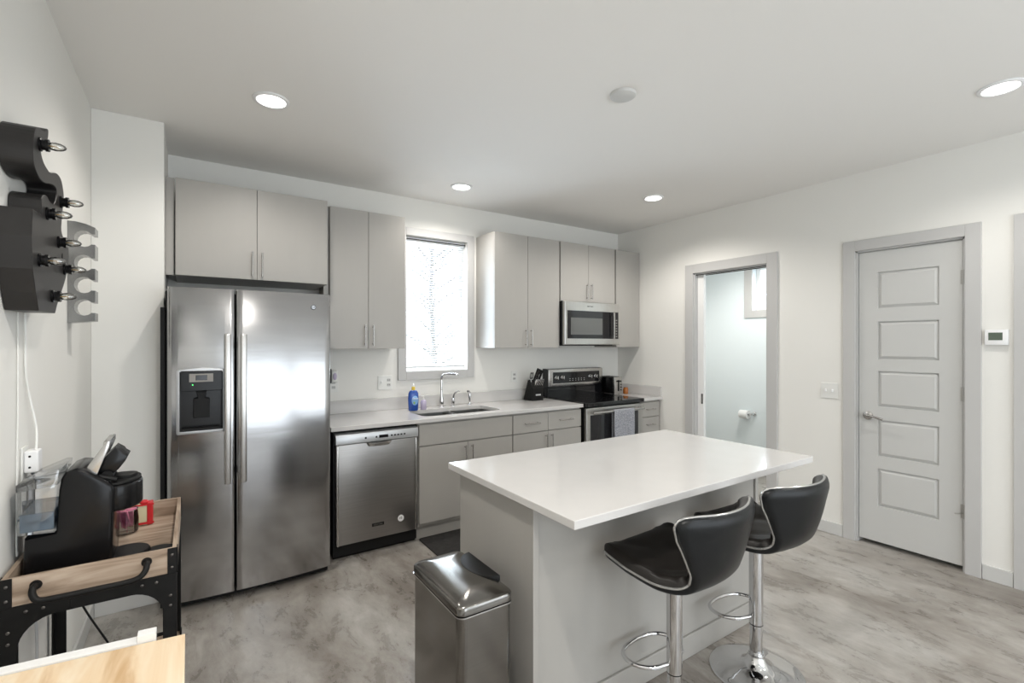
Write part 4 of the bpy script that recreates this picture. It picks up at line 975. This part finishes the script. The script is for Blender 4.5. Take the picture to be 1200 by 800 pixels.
for i, (y, L) in enumerate(((-0.024, 0.150), (0.006, 0.138), (0.036, 0.126))):
    knife('chef_knife', 0.22, y, L, ['longest black-handled knife standing in the back row of the block', 'black-handled knife in the middle of the block back row', 'shortest black-handled knife at the right of the block back row'][i], 'large knives in the knife block')
k = thing('kitchen_scissors', 'black-handled kitchen scissors at the left of the knife block', 'scissors', (KB[0], KB[1], 0.914), KA, local=True)
for s_ in (-1, 1):
    lpz = [(0.120 + 0.012 * math.sin(a) * 0.5, -0.056 + s_ * 0.010 + 0.010 * math.cos(a), 0.245 + 0.030 * math.sin(a)) for a in [2 * PI * q_ / 16 for q_ in range(16)]]
    B().tube(lpz, 0.0038, 8, True).obj('finger_loop', 'blackm', k, True)
B().box(0.098, 0.112, -0.060, -0.048, 0.15, 0.216, 0.002).obj('blade', 'satin', k)

# toaster
t = thing('toaster', 'black and stainless two-slice toaster on the corner worktop', 'toaster', (3.87, 3.81, 0.914))
tb = B().box(3.816, 3.944, 3.722, 3.925, 0.922, 1.112, 0.022, 4).obj('body', 'black', t, True)
cut(tb, [B().box(3.842, 3.862, 3.745, 3.895, 1.06, 1.15), B().box(3.898, 3.918, 3.745, 3.895, 1.06, 1.15)])
B().box(3.820, 3.940, 3.706, 3.7235, 0.922, 1.108, 0.006).obj('end_panel', 'satin', t, True)
B().box(3.872, 3.890, 3.703, 3.7065, 0.955, 1.075).obj('lever_slot', 'blackm', t)
B().box(3.858, 3.904, 3.680, 3.706, 1.055, 1.071, 0.004).obj('lever', 'black', t)
for z in (0.965, 0.995, 1.025): B().cyl((3.922, 3.700, z), (3.922, 3.7065, z), 0.006, seg=12).obj('button', 'blackm', t)
for x in (3.84, 3.92):
    for y in (3.74, 3.90): B().cyl((x, y, 0.9145), (x, y, 0.924), 0.008, seg=10).obj('foot', 'blackm', t)
t = thing('amber_jar', 'small amber jar in the corner right of the toaster', 'jar', (4.03, 3.74, 0.914))
B().lathe([(0, 0), (0.026, 0), (0.030, 0.006), (0.030, 0.05), (0.024, 0.062), (0, 0.062)], (4.03, 3.74, 0.9145), 24).obj('jar_body', 'amber', t, True)
B().lathe([(0, 0), (0.024, 0), (0.024, 0.010), (0, 0.011)], (4.03, 3.74, 0.977), 24).obj('lid', 'amber', t, True)

# ------------------------------------------------------------------ tree seen through the sink window
def tree(x, y, hgt, seed, label):
    rnd = random.Random(seed); t = thing('bare_tree', label, 'tree', (x, y, -0.45))
    B().tube([(x, y, -0.45), (x + 0.03, y, 1.0), (x - 0.05, y, 2.2), (x, y, hgt)], [0.05, 0.04, 0.03, 0.012], 8).obj('trunk', 'bark', t, True)
    b = B()
    for k in range(70):
        z = 0.9 + (hgt - 1.0) * rnd.random(); a = rnd.random() * 2 * PI; L = 0.35 + 0.6 * rnd.random()
        p = Vector((x, y, z)); d = Vector((math.cos(a), math.sin(a), 0.35 + 0.5 * rnd.random()))
        pts = [p, p + d * L * 0.5 + Vector((0, 0, 0.04)), p + d * L]
        b.tube(pts, [0.011, 0.007, 0.003], 5)
        for q_ in range(3):
            s = pts[0].lerp(pts[2], 0.4 + 0.2 * q_); e = s + Vector((rnd.uniform(-.2, .2), rnd.uniform(-.2, .2), rnd.uniform(0.05, .25)))
            b.tube([s, e], [0.004, 0.002], 4)
    b.obj('branches', 'bark', t, True)
tree(3.15, 6.9, 4.0, 3, 'faint bare branching tree outside the sink window')
